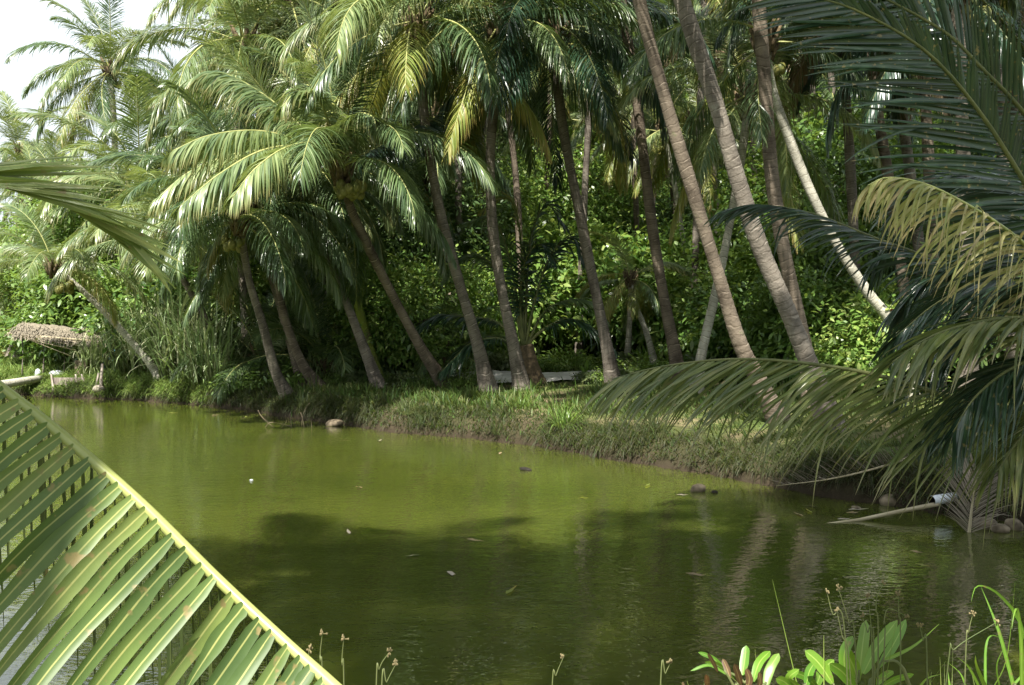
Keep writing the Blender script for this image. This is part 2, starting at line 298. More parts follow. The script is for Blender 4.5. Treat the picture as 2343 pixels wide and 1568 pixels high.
def water_mat():
    m, nt = mat('turbid_green_water'); l = nt.links.new
    g = N(nt, 'ShaderNodeNewGeometry')
    n0 = N(nt, 'ShaderNodeTexNoise', Scale=.35, Detail=3.); l(g.outputs['Position'], n0.inputs['Vector'])
    r0 = ramp(nt, [(.3, (.040, .052, .009)), (.7, (.062, .074, .013))]); l(n0.outputs['Fac'], r0.inputs['Fac'])
    p = N(nt, 'ShaderNodeBsdfPrincipled', Roughness=.012, IOR=1.62); l(r0.outputs['Color'], p.inputs['Base Color'])
    p.inputs['Specular IOR Level'].default_value = .75
    p.subsurface_method = 'BURLEY'; p.inputs['Subsurface Weight'].default_value = 1.; p.inputs['Subsurface Radius'].default_value = (.5, .6, .2); p.inputs['Subsurface Scale'].default_value = .6
    mp = N(nt, 'ShaderNodeMapping'); mp.inputs['Scale'].default_value = (1., 1.5, 1); l(g.outputs['Position'], mp.inputs['Vector'])
    a = N(nt, 'ShaderNodeTexNoise', Scale=5.5, Detail=2., Roughness=.5); l(mp.outputs[0], a.inputs['Vector'])
    b2 = N(nt, 'ShaderNodeTexNoise', Scale=1.1, Detail=2.); l(mp.outputs[0], b2.inputs['Vector'])
    c2 = N(nt, 'ShaderNodeTexNoise', Scale=22., Detail=1.); l(mp.outputs[0], c2.inputs['Vector'])
    # calm and ruffled patches
    n3 = N(nt, 'ShaderNodeTexNoise', Scale=.22, Detail=2.); l(g.outputs['Position'], n3.inputs['Vector'])
    r3 = ramp(nt, [(.35, (.35, .35, .35)), (.65, (1, 1, 1))]); l(n3.outputs['Fac'], r3.inputs['Fac'])
    m1 = N(nt, 'ShaderNodeMath', operation='MULTIPLY'); l(a.outputs['Fac'], m1.inputs[0]); m1.inputs[1].default_value = .45
    m2 = N(nt, 'ShaderNodeMath', operation='MULTIPLY_ADD'); l(c2.outputs['Fac'], m2.inputs[0]); m2.inputs[1].default_value = .10; l(m1.outputs[0], m2.inputs[2])
    m3 = N(nt, 'ShaderNodeMath', operation='MULTIPLY'); l(m2.outputs[0], m3.inputs[0]); l(r3.outputs['Color'], m3.inputs[1])
    m4 = N(nt, 'ShaderNodeMath', operation='MULTIPLY_ADD'); l(b2.outputs['Fac'], m4.inputs[0]); m4.inputs[1].default_value = .5; l(m3.outputs[0], m4.inputs[2])
    b = N(nt, 'ShaderNodeBump', Strength=1., Distance=.013); l(m4.outputs[0], b.inputs['Height']); l(b.outputs[0], p.inputs['Normal'])
    o = N(nt, 'ShaderNodeOutputMaterial'); l(p.outputs[0], o.inputs['Surface']); return m

# ------------------------------------------------------------------ the setting
def axis(fine0, fine1, step, lo, hi, grow=1.25):
    a = list(np.arange(fine0, fine1 + 1e-6, step)); s = step; v = a[-1]
    while v < hi: s *= grow; v += s; a.append(min(v, hi))
    s = step; v = a[0]; b = []
    while v > lo: s *= grow; v -= s; b.append(max(v, lo))
    return np.array(b[::-1] + a)
xs = axis(-16, 8, .12, -1500, 1500); ys = axis(0, 34, .12, -60, 3000)
XX, YY = np.meshgrid(xs, ys, indexing='xy'); ZZ = terr(XX, YY)
g = Geo(); nx, ny = len(xs), len(ys)
i = np.arange(ny - 1)[:, None] * nx + np.arange(nx - 1)[None]
g.add(np.stack([XX, YY, ZZ], -1), np.stack([i, i + 1, i + nx + 1, i + nx], -1))
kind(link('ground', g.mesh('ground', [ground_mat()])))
g = Geo(); a = 1400.
g.add([(-200, -55, 0), (200, -55, 0), (200, 33.5, 0), (-200, 33.5, 0)], [(0, 1, 2, 3)])
kind(link('water', g.mesh('water', [water_mat()])))
# pale path behind the palms
d_p = 27.5
pa_, pb_ = hit(1235, 881), hit(1235, 857)
def bend(X): return .10 * (np.asarray(X) - .6) ** 2
def pth(X): return pa_ + float(bend(X)), pb_ + float(bend(X))
g = Geo(); PX = np.linspace(-6, 8, 60); rows = []
for X in PX:
    y0, y1 = pth(X); rows.append([(X, y, float(terr(X, y)) + .06) for y in np.linspace(y0, y1, 8)])
V = np.array(rows); i = np.arange(59)[:, None] * 8 + np.arange(7)[None]
g.add(V, np.stack([i, i + 8, i + 9, i + 1], -1))
kind(link('path', g.mesh('path', [plain('pale_concrete', (.40, .39, .36), (.55, .53, .49), 1.5, .9, .1)])))

# ------------------------------------------------------------------ fronds
def frond(g, P, n=70, ll=1.0, wd=.022, ang=(72, 28), vang=12, grav=1.2, start=.16, seg=4, fold=0., rr=.03, roll=0., mr=1, ml=0, sides=(1, -1), jit=1., prof=None, heading=None, flat=1., twist=.25, kr=5, short=1.):
    P = spline(P, 26); s = arclen(P); s /= s[-1]; T = nrm(np.gradient(P, axis=0))
    h = (P[-1] - P[0]) if heading is None else np.asarray(heading, float); h = nrm(np.array((h[0], h[1], 0.)) + 1e-6)
    S0 = np.cross(h, (0, 0, 1.))
    tube(g, P, rr * (1 - .82 * s), kr, mr, True, flat)
    for side in sides:
        u = np.linspace(0, 1, n) + rng.normal(0, .3 / n, n) * jit; u = np.clip(u, 0, 1); t = start + u * (.99 - start)
        p = np.stack([np.interp(t, s, P[:, k]) for k in range(3)], -1); tt = nrm(np.stack([np.interp(t, s, T[:, k]) for k in range(3)], -1))
        Sd = nrm(S0 - (tt @ S0)[:, None] * tt); Nn = np.cross(Sd, tt)
        cr_, sr_ = math.cos(roll), math.sin(roll); Sd, Nn = cr_ * Sd + sr_ * Nn, cr_ * Nn - sr_ * Sd
        pr = np.sin(np.pi * (.12 + .80 * u)) ** .7 if prof is None else prof(u)
        ln = ll * pr * rng.uniform(.88, 1.08, n) * (short if side < 0 else 1)
        a = np.radians(ang[0] + (ang[1] - ang[0]) * u + rng.normal(0, 3.5 * jit, n)); v = np.radians(vang + rng.normal(0, 7 * jit, n))
        d = np.cos(a)[:, None] * tt + np.sin(a)[:, None] * (side * Sd * np.cos(v)[:, None] + Nn * np.sin(v)[:, None])
        gr = grav * rng.uniform(.6, 1.4, n) * (1 + (rng.random(n) < .07 * jit) * 2.5)
        C = [p]; D = [d]
        for k in range(seg):
            d = nrm(d + np.array((0, 0, -1.)) * (gr / seg * (.5 + k / seg))[:, None] + rng.normal(0, .03 * jit, (n, 3)))
            C.append(C[-1] + d * (ln / seg)[:, None]); D.append(d)
        C = np.stack(C, 1); D = np.stack(D, 1)
        W = nrm(tt[:, None] - (tt[:, None] * D).sum(-1, keepdims=True) * D)
        Nb = np.cross(D, W); tw = (rng.normal(0, twist, n)[:, None] + side * .35) * np.ones(seg + 1)[None]
        W = W * np.cos(tw)[..., None] + Nb * np.sin(tw)[..., None]
        q = np.linspace(0, 1, seg + 1); wp = np.interp(q, [0, .12, .4, .75, 1], [.45, .9, 1, .62, .04])
        strips(g, C, W, wd * wp[None] * rng.uniform(.8, 1.15, n)[:, None], ml, fold)
def arch(e, L, k, side=0., n=14):
    s = np.linspace(0, 1, n); th = np.radians(np.maximum(e - k * s ** 1.3, -88)); ds = L / (n - 1)
    x = np.concatenate([[0], np.cumsum(np.cos(th[:-1]) * ds)]); z = np.concatenate([[0], np.cumsum(np.sin(th[:-1]) * ds)])
    return np.stack([x, side * s ** 2 * L, z], -1)
PROT = {}
for e, k, gv, ll in ((82, 30, .35, .75), (68, 62, .5, .95), (54, 88, .8, 1.05), (40, 98, 1.1, 1.1), (26, 98, 1.4, 1.1), (12, 92, 1.7, 1.1),
                     (-3, 80, 2.0, 1.05), (-20, 62, 2.2, 1.0), (-38, 46, 2.2, .95), (-56, 30, 2.0, .9), (-72, 14, 1.6, .85)):
    PROT[e] = []
    for vv in range(2):
        g = Geo(); frond(g, arch(e, 4.7, k * rng.uniform(.85, 1.15), rng.uniform(-.12, .12)), 112, ll * 1.16, .0175, (70, 26), 14 if e > 10 else 4, gv, roll=rng.uniform(-.35, .35), rr=.035, start=.17)
        PROT[e].append(g.mesh('frond_%d' % e, [M['palm'], M['rachis']]))
ELS = sorted(PROT)
def put_frond(root, loc, az, el, sc, lm, dead=False):
    e = min(ELS, key=lambda q: abs(q - el)); me = random.choice(PROT[e])
    o = link('frond', me, root, loc); o.rotation_euler = (R(random.uniform(-7, 7)), R(random.uniform(-5, 5)), R(az)); o.scale = (sc, sc * random.uniform(.9, 1.1), sc)
    for q, mm in ((0, lm), (1, 'rachis_dead' if dead else ('rachis_dark' if lm == 'palm_dark' else 'rachis'))):
        o.material_slots[q].link = 'OBJECT'; o.material_slots[q].material = M[mm]
    return o
def trunk_mesh(P, r0, r1, mt, flare=1.5, top=True):
    ln = arclen(spline(P, 40))[-1]; n = max(12, int(ln / .045)); Q = spline(P, n); s = arclen(Q)
    ring = (s / .118 + .3 * np.sin(s * 1.3)) % 1
    r = np.interp(s / ln, [0, .3, 1], [r0, (r0 + r1) / 2 * .98, r1]) * (1 + (flare - 1) * np.exp(-s / .42)) * (1 + .07 * (ring - .5)) + .006 * np.sin(s * 2.1 + r0 * 99)
    g = Geo(); tube(g, Q, r, 14, 0)
    return g.mesh('trunk', [M[mt]])
def sphere(g, c, r, mat=0, sc=(1, 1, 1), k=8, nz=.0):
    th = np.linspace(0, np.pi, k); ph = np.linspace(0, 2 * np.pi, k + 2, endpoint=False)
    a, b = np.meshgrid(th, ph, indexing='ij'); rr = r * (1 + nz * np.sin(a * 5 + b * 3) * np.sin(b * 2))
    V = np.stack([rr * np.sin(a) * np.cos(b) * sc[0], rr * np.sin(a) * np.sin(b) * sc[1], rr * np.cos(a) * sc[2]], -1) + np.asarray(c)
    K = k + 2; i = np.arange(k - 1)[:, None] * K; j = np.arange(K)[None]; jn = (j + 1) % K
    g.add(V, np.stack([i + j, i + K + j, i + K + jn, i + jn], -1).reshape(-1, 4), mat)
g = Geo()
for q in range(9):
    a_ = q * 2.4; sphere(g, (.17 * math.cos(a_), .17 * math.sin(a_), -.1 - .05 * (q % 4)), .095, 0, (1, 1, 1.2))
tube(g, [(0, 0, .15), (.05, 0, 0), (0, .05, -.2)], .02, 5, 1)
BUNCH = g.mesh('coconut_bunch', [M['coconut'], M['stem']])
g = Geo()   # fibrous leaf bases round the crown
for q in range(14):
    a_ = q * 2.4; z0 = -.45 + q * .04
    tube(g, [(.10 * math.cos(a_), .10 * math.sin(a_), z0), (.2 * math.cos(a_), .2 * math.sin(a_), z0 + .22), (.34 * math.cos(a_), .34 * math.sin(a_), z0 + .5)], [.08, .06, .03], 6)
HEART = g.mesh('leaf_bases', [M['husk']])

def palm(label, pts, d=None, lean=0., r=(.19, .13), bark='bark', n=22, sc=1., lm='palm', yellow=0, dead=0, el=(-60, 82), skip=None, nuts=1, name='coconut_palm', group=None, cut=True, azs=None, flare=1.85):
    pts = list(pts)
    if d is None: d = hit(*pts[0]); P = [at(x, y, d + lean * i / (len(pts) - 1)) for i, (x, y) in enumerate(pts)]
    else:
        P = [at(x, y, d + lean * i / (len(pts) - 1)) for i, (x, y) in enumerate(pts)]
        b = P[0].copy(); b[2] = float(terr(b[0], b[1]))
        if b[2] < P[0][2] - .4:
            q = 2 * P[0] - P[1]; kx = (P[0][2] - b[2]) / max(P[1][2] - P[0][2], .1)
            b[0] += (P[0][0] - P[1][0]) * min(kx, 1.2) * .6; b[2] = float(terr(b[0], b[1])); P = [b] + P
        else: P[0] = b
    base = P[0].copy(); base[2] = float(terr(base[0], base[1])) - .05; P[0] = base
    if group == GW and pts[0][0] > 700 and (cut is True): n = int(n * .5); yellow = min(yellow, 3); el = (max(el[0], -48), el[1]); sc *= .95
    elif group == GB and pts[0][0] > 1000: n = int(n * .85); el = (max(el[0], -38), el[1])
    elif el[0] < -44 and pts[0][0] < 1850: el = (-44, el[1])
    dead = dead if (dead > 2 and pts[0][0] > 1800) else 0
    root = thing(name, label, 'palm tree', base, group)
    link('trunk', trunk_mesh(np.array(P) - base, r[0] * .67, r[1] * .67, bark, flare), root)
    if n:
        top = P[-1] - base; up = nrm(P[-1] - P[-2]); lx, ly = up[0] * 20, up[1] * 20
        link('leaf_bases', HEART, root, tuple(top)).scale = (sc, sc, sc)
        for i in range(n):
            f = i / max(n - 1, 1); e = el[1] + (el[0] - el[1]) * f ** .85 + random.uniform(-6, 6); az = (i * 137.5 + random.uniform(-14, 14) + hash_(label)) % 360
            e += lx * math.cos(R(az)) + ly * math.sin(R(az))
            if skip and skip(az, e): continue
            mt = lm; dd = False
            if i >= n - dead: mt = 'palm_dead'; dd = True
            elif i >= n - dead - yellow: mt = 'palm_yellow'
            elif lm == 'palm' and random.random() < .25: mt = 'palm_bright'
            put_frond(root, (top[0], top[1], top[2] + random.uniform(-.1, .15)), az, e, .76 * sc * random.uniform(.85, 1.1), mt, dd)
        for k_ in range(nuts):
            a_ = random.uniform(0, 6.28); link('coconut_bunch', BUNCH, root, (top[0] + .28 * math.cos(a_), top[1] + .28 * math.sin(a_), top[2] - .35))
    return root, (P[-1] - base), base
def hash_(s): return sum(ord(c) * (i + 1) for i, c in enumerate(s)) % 360

GB = 'coconut palms leaning from the far bank'
GW = 'coconut palms standing further back among the trees'
# --- bank row, left to right (pixel tracks on the trunk from foot to crown)
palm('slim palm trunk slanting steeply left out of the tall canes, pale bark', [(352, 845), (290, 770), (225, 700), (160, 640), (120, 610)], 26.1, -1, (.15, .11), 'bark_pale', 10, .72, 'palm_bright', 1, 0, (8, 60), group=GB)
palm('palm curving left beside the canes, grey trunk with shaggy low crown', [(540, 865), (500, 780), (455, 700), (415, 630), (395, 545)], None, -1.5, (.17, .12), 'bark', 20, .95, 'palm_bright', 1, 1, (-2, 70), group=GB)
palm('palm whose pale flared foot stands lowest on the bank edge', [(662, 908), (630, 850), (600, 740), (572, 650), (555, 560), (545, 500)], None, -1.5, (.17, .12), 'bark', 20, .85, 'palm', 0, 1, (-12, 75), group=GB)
palm('palm with long sweeping brown trunk footed right beside the bank edge palm', [(735, 888), (690, 830), (655, 740), (635, 650), (618, 550), (605, 470)], None, -1.2, (.17, .12), 'bark_warm', 20, .9, 'palm', 0, 1, (-18, 75), group=GB)
palm('thin reddish palm trunk crossing just behind the sweeping brown one', [(692, 868), (668, 800), (640, 700), (610, 600), (600, 520)], 24.5, 0, (.16, .11), 'bark_warm', 14, .85, 'palm', 0, 0, group=GB)
palm('slender pale palm trunk behind the gap right of the sweeping brown trunk', [(783, 850), (765, 780), (748, 690), (742, 600), (735, 520)], 27.5, 0, (.15, .11), 'bark_pale', 16, .85, 'palm', 1, 0, group=GW)
palm('grey palm leaning left in front of the yellow mossy trunk, foot on shaded grass', [(868, 886), (830, 790), (780, 660), (740, 560), (700, 450), (670, 360)], None, -.5, (.18, .12), 'bark', 20, .92, 'palm', 1, 1, (-40, 70), group=GB)
palm('palm with yellow mossy trunk', [(868, 860), (835, 760), (805, 640), (790, 520), (780, 420), (775, 300)], 24.0, 0, (.17, .12), 'bark_moss', 18, .9, 'palm', 0, 0, (-35, 70), group=GB)
p8 = palm('broad palm with big sunlit fronds fanned left, strongly slanted brown trunk', [(1022, 882), (965, 800), (895, 670), (840, 560), (800, 470), (778, 375)], None, -2.6, (.19, .13), 'bark_warm', 22, 1.0, 'palm', 1, 0, (-22, 80), skip=lambda az, e: 120 < az < 250 and e < 45, nuts=3, group=GB)
palm('smooth pale grey palm trunk bending left, foot beside the leafy tuft', [(1118, 892), (1090, 780), (1048, 640), (1010, 500), (985, 370), (965, 220), (955, 60)], None, -1.5, (.20, .14), 'bark', 26, 1.0, 'palm', 5, 2, (-75, 70), group=GB)
palm('palm trunk standing straight behind the pale grey leaning one', [(1003, 830), (1005, 700), (1012, 600), (1005, 480), (1000, 380), (990, 260)], 27, 0, (.17, .13), 'bark', 16, .9, 'palm', 0, 1, group=GW)
palm('palm trunk paired close behind the straight one, slightly leaning right', [(1030, 810), (1022, 700), (1010, 600), (1000, 500), (985, 420)], 29, 0, (.16, .12), 'bark_pale', 10, .8, 'palm', 0, 0, group=GW)
palm('palm with black upper trunk and wide flared foot', [(1195, 892), (1172, 780), (1145, 650), (1125, 500), (1122, 350), (1132, 210), (1140, 60)], None, -.8, (.20, .14), 'bark', 28, 1.05, 'palm', 2, 2, (-78, 72), group=GB, flare=1.75)
palm('slim palm trunk hidden partly behind the black trunked palm', [(1120, 830), (1112, 600), (1105, 420), (1098, 260), (1090, 120)], 30, 0, (.16, .12), 'bark', 14, .9, 'palm', 0, 1, group=GW)
palm('brown ringed palm trunk with a knobbly bulge near its top', [(1200, 800), (1190, 600), (1183, 450), (1172, 330), (1162, 240), (1160, 90)], 28, 0, (.17, .13), 'bark_warm', 18, .95, 'palm', 2, 1, group=GW)
palm('tall palm with dark heavy crown at top centre', [(1405, 885), (1385, 780), (1352, 620), (1322, 470), (1292, 320), (1275, 190), (1272, 70)], None, -.8, (.20, .145), 'bark', 32, 1.05, 'palm_dark', 2, 2, (-80, 70), group=GB)
palm('tall grey palm trunk left of the trio that leaves the top edge', [(1545, 815), (1518, 680), (1492, 520), (1470, 340), (1450, 180), (1422, 0), (1402, -250), (1392, -520)], 21.5, -.5, (.19, .15), 'bark_warm', 22, 1., 'palm', 2, 1, (-78, 75), group=GB)
palm('palm with sun striped trunk running from lower right to top edge, middle of the trio', [(1785, 965), (1735, 870), (1690, 780), (1640, 620), (1585, 440), (1525, 240), (1462, 0), (1415, -260), (1385, -560)], None, -.5, (.175, .135), 'bark_warm', 20, 1., 'palm', 1, 1, (-60, 75), group=GB)
palm('thickest palm trunk, dark and curved, reaching the top edge', [(1905, 985), (1860, 860), (1805, 720), (1740, 570), (1690, 420), (1635, 230), (1560, 0), (1490, -270), (1440, -580)], None, -.3, (.205, .16), 'bark', 20, 1., 'palm', 1, 1, (-60, 75), group=GB)
palm('straighter palm trunk rising just right of the thickest one', [(1850, 850), (1820, 700), (1790, 560), (1765, 400), (1752, 220), (1735, 0), (1722, -280), (1715, -560)], 16.5, 0, (.19, .16), 'bark_warm', 20, 1., 'palm', 1, 1, (-60, 75), group=GB)
# --- further back
palm('very slim palm trunk between the tall grey one and the striped one', [(1588, 760), (1575, 640), (1555, 500), (1535, 380), (1520, 300)], 30, 0, (.14, .10), 'bark_pale', 18, .85, 'palm_bright', 2, 0, group=GW)
palm('whitish sunlit palm trunk leaning right behind the striped one', [(1603, 818), (1630, 700), (1652, 600), (1675, 480), (1700, 330), (1712, 230)], 20.0, 0, (.15, .12), 'bark_pale', 20, .95, 'palm_bright', 2, 0, (-70, 75), group=GW)
palm('thin pale palm trunk crossing behind the whitish one', [(1690, 740), (1655, 590), (1625, 470), (1600, 370), (1590, 290)], 30, 0, (.15, .11), 'bark_pale', 18, .9, 'palm_bright', 2, 0, group=GW)
palm('thin dark palm trunk showing between whitish and thick trunks', [(1650, 700), (1645, 560), (1635, 420), (1630, 300), (1640, 180)], 34, 0, (.15, .11), 'bark', 18, .95, 'palm_bright', 3, 0, group=GW)
palm('light grey palm trunk slanting down right through the bushes', [(2045, 755), (1985, 670), (1920, 570), (1850, 430), (1795, 290), (1765, 195), (1750, 90)], 17.8, 0, (.15, .12), 'bark_pale', 18, .9, 'palm', 0, 1, group=GW)
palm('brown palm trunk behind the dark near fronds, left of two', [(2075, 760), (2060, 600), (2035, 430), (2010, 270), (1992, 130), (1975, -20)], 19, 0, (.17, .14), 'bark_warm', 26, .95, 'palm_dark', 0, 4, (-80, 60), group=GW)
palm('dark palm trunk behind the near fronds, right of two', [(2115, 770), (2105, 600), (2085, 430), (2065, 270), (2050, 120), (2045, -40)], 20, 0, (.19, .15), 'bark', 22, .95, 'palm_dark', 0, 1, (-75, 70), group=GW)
palm('short pale palm trunk leaning left beside the banana plants', [(1505, 825), (1478, 760), (1450, 690), (1440, 640)], 25, 0, (.13, .10), 'bark_pale', 12, .55, 'palm', 1, 0, (-40, 70), nuts=0, group=GW)
palm('short straight ringed palm trunk right of the tall leaning palm at centre', [(1433, 832), (1438, 770), (1442, 700), (1445, 640)], 26, 0, (.13, .11), 'bark_pale', 12, .55, 'palm_yellow', 0, 0, (-50, 60), nuts=0, group=GW)
palm('slim palm with yellowing crown above the bright bushes at centre', [(1396, 560), (1380, 470), (1360, 380), (1350, 290)], 36, 0, (.16, .12), 'bark', 24, 1., 'palm_bright', 8, 1, (-75, 70), group=GW)
palm('palm with drooping orange tinted fronds right of centre', [(1456, 600), (1455, 480), (1450, 350), (1448, 230)], 33, 0, (.16, .12), 'bark_warm', 24, 1., 'palm', 9, 1, (-78, 70), group=GW)
palm('palm crown filling the gap behind the thickest trunk', [(1700, 640), (1695, 460), (1690, 320), (1688, 140)], 38, 0, (.17, .13), 'bark', 22, 1.05, 'palm_bright', 2, 2, (-75, 70), group=GW)
palm('palm behind the straighter trunk with reddish hanging dead fronds', [(1840, 620), (1800, 420), (1690, 90), (1680, 20)], 30, 0, (.16, .13), 'bark', 22, 1.0, 'palm', 0, 4, (-78, 70), group=GW)
palm('palm with dark hanging fronds beside the small sky gap', [(1925, 640), (1915, 420), (1905, 240), (1895, 60)], 27.5, 0, (.16, .13), 'bark', 24, .85, 'palm_dark', 0, 3, (-80, 65), group=GW)
# --- upper left mass
palm('palm with wide sunlit fronds in the upper left mass, crown below the top edge', [(560, 720), (545, 520), (540, 380), (548, 250), (560, 110)], 26, 0, (.18, .14), 'bark', 24, 1.15, 'palm_bright', 1, 2, (-70, 78), nuts=2, group=GW)
palm('palm with upright fresh yellow green fronds at the top edge, upper left', [(660, 700), (655, 420), (660, 200), (668, 10)], 28, 0, (.18, .14), 'bark', 24, 1.15, 'palm_bright', 0, 1, (-72, 82), group=GW)
palm('palm with pale grey green arching fronds cut by the top edge, left', [(600, 700), (600, 420), (620, 200), (640, 0)], 31, 0, (.18, .14), 'bark', 24, 1.15, 'palm_bright', 1, 1, (-75, 75), group=GW)
palm('palm low in the upper left mass with feathery drooping fronds', [(420, 700), (400, 500), (425, 400), (445, 310)], 33, 0, (.17, .13), 'bark', 24, .95, 'palm', 2, 3, (-78, 75), group=GW)
palm('palm under the sky palm with long feathery fronds reaching left', [(345, 760), (335, 600), (325, 500), (320, 430)], 32, 0, (.17, .13), 'bark', 24, 1.2, 'palm_bright', 3, 2, (-70, 75), group=GW)
palm('palm dark in shadow between the sunlit fan palm and its left neighbours', [(640, 760), (620, 560), (600, 400), (590, 300)], 27, 0, (.17, .13), 'bark', 24, 1., 'palm', 0, 2, (-75, 70), group=GW)
palm('palm with yellow tipped fronds hanging from the top edge, left of centre', [(900, 760), (890, 420), (875, 150), (868, -40)], 28.5, 0, (.18, .14), 'bark', 28, 1.05, 'palm', 7, 2, (-80, 70), group=GW)
palm('palm crown over the grey leaning trunks, between fan palm and centre', [(760, 700), (765, 380), (770, 150), (772, 20)], 27, 0, (.18, .14), 'bark', 28, 1.05, 'palm', 2, 2, (-80, 75), group=GW)
palm('palm hanging bright fronds just left of the dark crowned palm', [(1050, 760), (1048, 400), (1045, 120), (1042, -50)], 29, 0, (.18, .14), 'bark', 28, 1.05, 'palm_bright', 3, 1, (-80, 70), group=GW)
palm('palm behind the dark crowned one, fronds at the top edge', [(1330, 600), (1345, 300), (1360, 60), (1365, -60)], 29, 0, (.17, .14), 'bark', 26, 1.0, 'palm', 2, 1, (-78, 70), group=GW)
palm('palm whose crown tops the view between the tall trunks', [(1590, 620), (1600, 300), (1610, 60), (1612, -30)], 27, 0, (.17, .14), 'bark', 26, 1.0, 'palm', 2, 1, (-78, 70), group=GW)
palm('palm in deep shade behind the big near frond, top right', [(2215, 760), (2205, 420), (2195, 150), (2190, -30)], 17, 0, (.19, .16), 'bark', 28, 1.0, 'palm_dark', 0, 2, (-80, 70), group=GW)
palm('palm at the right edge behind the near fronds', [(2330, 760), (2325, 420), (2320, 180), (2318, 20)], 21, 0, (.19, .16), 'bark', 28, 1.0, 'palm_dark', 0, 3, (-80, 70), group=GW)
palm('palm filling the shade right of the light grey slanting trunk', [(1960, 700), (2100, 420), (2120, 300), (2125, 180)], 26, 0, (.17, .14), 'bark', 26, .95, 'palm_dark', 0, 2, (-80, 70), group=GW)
GT = 'tall palms whose crowns hang in from above the frame'
for q, (x, y, d) in enumerate(((1900, -220, 19), (2080, -300, 17), (2250, -420, 17))):
    palm('tall palm with only its lower fronds hanging in from above the top edge', [(x + 60, 700), (x + 40, 300), (x + 10, y // 2), (x, y)], d + 1.5, 0, (.17, .14), ['bark', 'bark_warm'][q % 2], 24, 1.05, 'palm', 1, 1, (-70, 70), group=GT)
for q, (x, y, d) in enumerate(((700, -330, 32), (900, -420, 33), (1060, -330, 31), (1250, -450, 33), (1430, -360, 32), (1560, -480, 34), (1800, -400, 31), (1960, -480, 30), (1080, -650, 37), (1680, -640, 36))):
    palm('tall palm with only its lower fronds hanging in from above the top edge', [(x + 60, 700), (x + 40, 300), (x + 10, y // 2), (x, y)], d + 6, 0, (.19, .16), ['bark', 'bark_warm'][q % 2], 15, 1.5, 'palm', 0, 1, (-70, 70), group=GT, cut=False)
for q, (x, y, d, l_) in enumerate(((585, 300, 31, -30), (700, 260, 33, 25), (835, 240, 32, -20), (905, 180, 35, 15), (1075, 220, 34, -25), (1235, 160, 35, 20), (1345, 200, 37, -15), (1480, 120, 34, 20), (1560, 180, 36, -30), (1720, 200, 33, 40), (1835, 160, 29, 20), (1950, 230, 31, -35))):
    palm('very slim distant palm trunk glimpsed between the nearer trunks', [(x, 800), (x + l_ * .4, 560), (x + l_, 330), (x + l_ * 1.2, y)], d, 0, (.17, .13), ['bark_pale', 'bark', 'bark_warm'][q % 3], 11, .9, 'palm', 0, 0, (-35, 70), nuts=0, group='slim palms at the back', cut=False)
# --- against the sky
GS = 'palms standing clear against the white sky'
palm('tall palm standing alone against the white sky', [(262, 700), (255, 480), (262, 330), (252, 165)], 46, 0, (.26, .20), 'bark_pale', 30, 1.25, 'palm', 3, 2, (-78, 84), group=GS)
palm('smaller spiky palm at the left edge under the sky', [(40, 760), (45, 560), (48, 430), (45, 345)], 52, 0, (.26, .2), 'bark_pale', 24, .95, 'palm_bright', 2, 1, (-60, 86), group=GS)
palm('palm low behind, right of the spiky left edge palm', [(130, 760), (135, 600), (130, 500), (125, 420)], 50, 0, (.24, .18), 'bark_pale', 26, .95, 'palm_bright', 3, 2, (-65, 80), group=GS)
palm('faint palm just under the lone sky palm', [(205, 760), (205, 620), (208, 520), (208, 455)], 54, 0, (.24, .18), 'bark_pale', 26, .95, 'palm', 4, 2, (-65, 75), group=GS)
palm('pale trunked palm rising behind the left bushes', [(112, 700), (105, 600), (95, 520), (80, 470)], 44, 0, (.2, .15), 'bark_pale', 22, .9, 'palm_bright', 3, 2, (-65, 75), group=GS)
palm('stout young palm by the thatched shelter at the left edge', [(35, 835), (38, 760), (42, 700), (45, 640)], 36, 0, (.30, .24), 'bark', 24, .85, 'palm_bright', 5, 2, (-60, 80), group=GS)
# --- near bank palms behind and beside the photographer (their shade falls on the near water)
GN = 'palms on the near bank beside the photographer'
for q, (X, Y, H, bx_, by_, k_) in enumerate(((-4.7, 1.2, 10.9, -5.1, -.6, .62), (-2.3, .7, 10.6, -2.2, -1.6, .72), (-.9, .9, 10.6, -.4, -1.6, .64), (3.5, .6, 10.7, 3.6, -1.2, .66), (5.6, .9, 10.8, 5.8, -.8, .8),
        (1.9, 3.6, 10.4, 4.4, 3.4, .8), (3.6, 4.6, 10.8, 5.4, 4.2, .9), (4.4, 6.6, 10.6, 6.4, 5.6, .9), (5.8, 3.0, 10.2, 6.8, 2.0, .95))):
    dx_, dy_ = X - bx_, Y - by_
    root = thing('coconut_palm', 'palm on the near bank outside the view, shading the water', 'palm tree', (bx_, by_, float(terr(bx_, by_)) - .05), GN)
    link('trunk', trunk_mesh(np.array([(0, 0, 0), (.12 * dx_, .12 * dy_, H * .45), (.45 * dx_, .45 * dy_, H * .78), (dx_, dy_, H - .7)]), .17, .12, 'bark'), root)
    link('leaf_bases', HEART, root, (dx_, dy_, H - .7))
    for i in range(26): put_frond(root, (dx_, dy_, H - .7), i * 137.5 + q * 40, 72 - 95 * i / 26, k_, 'palm')

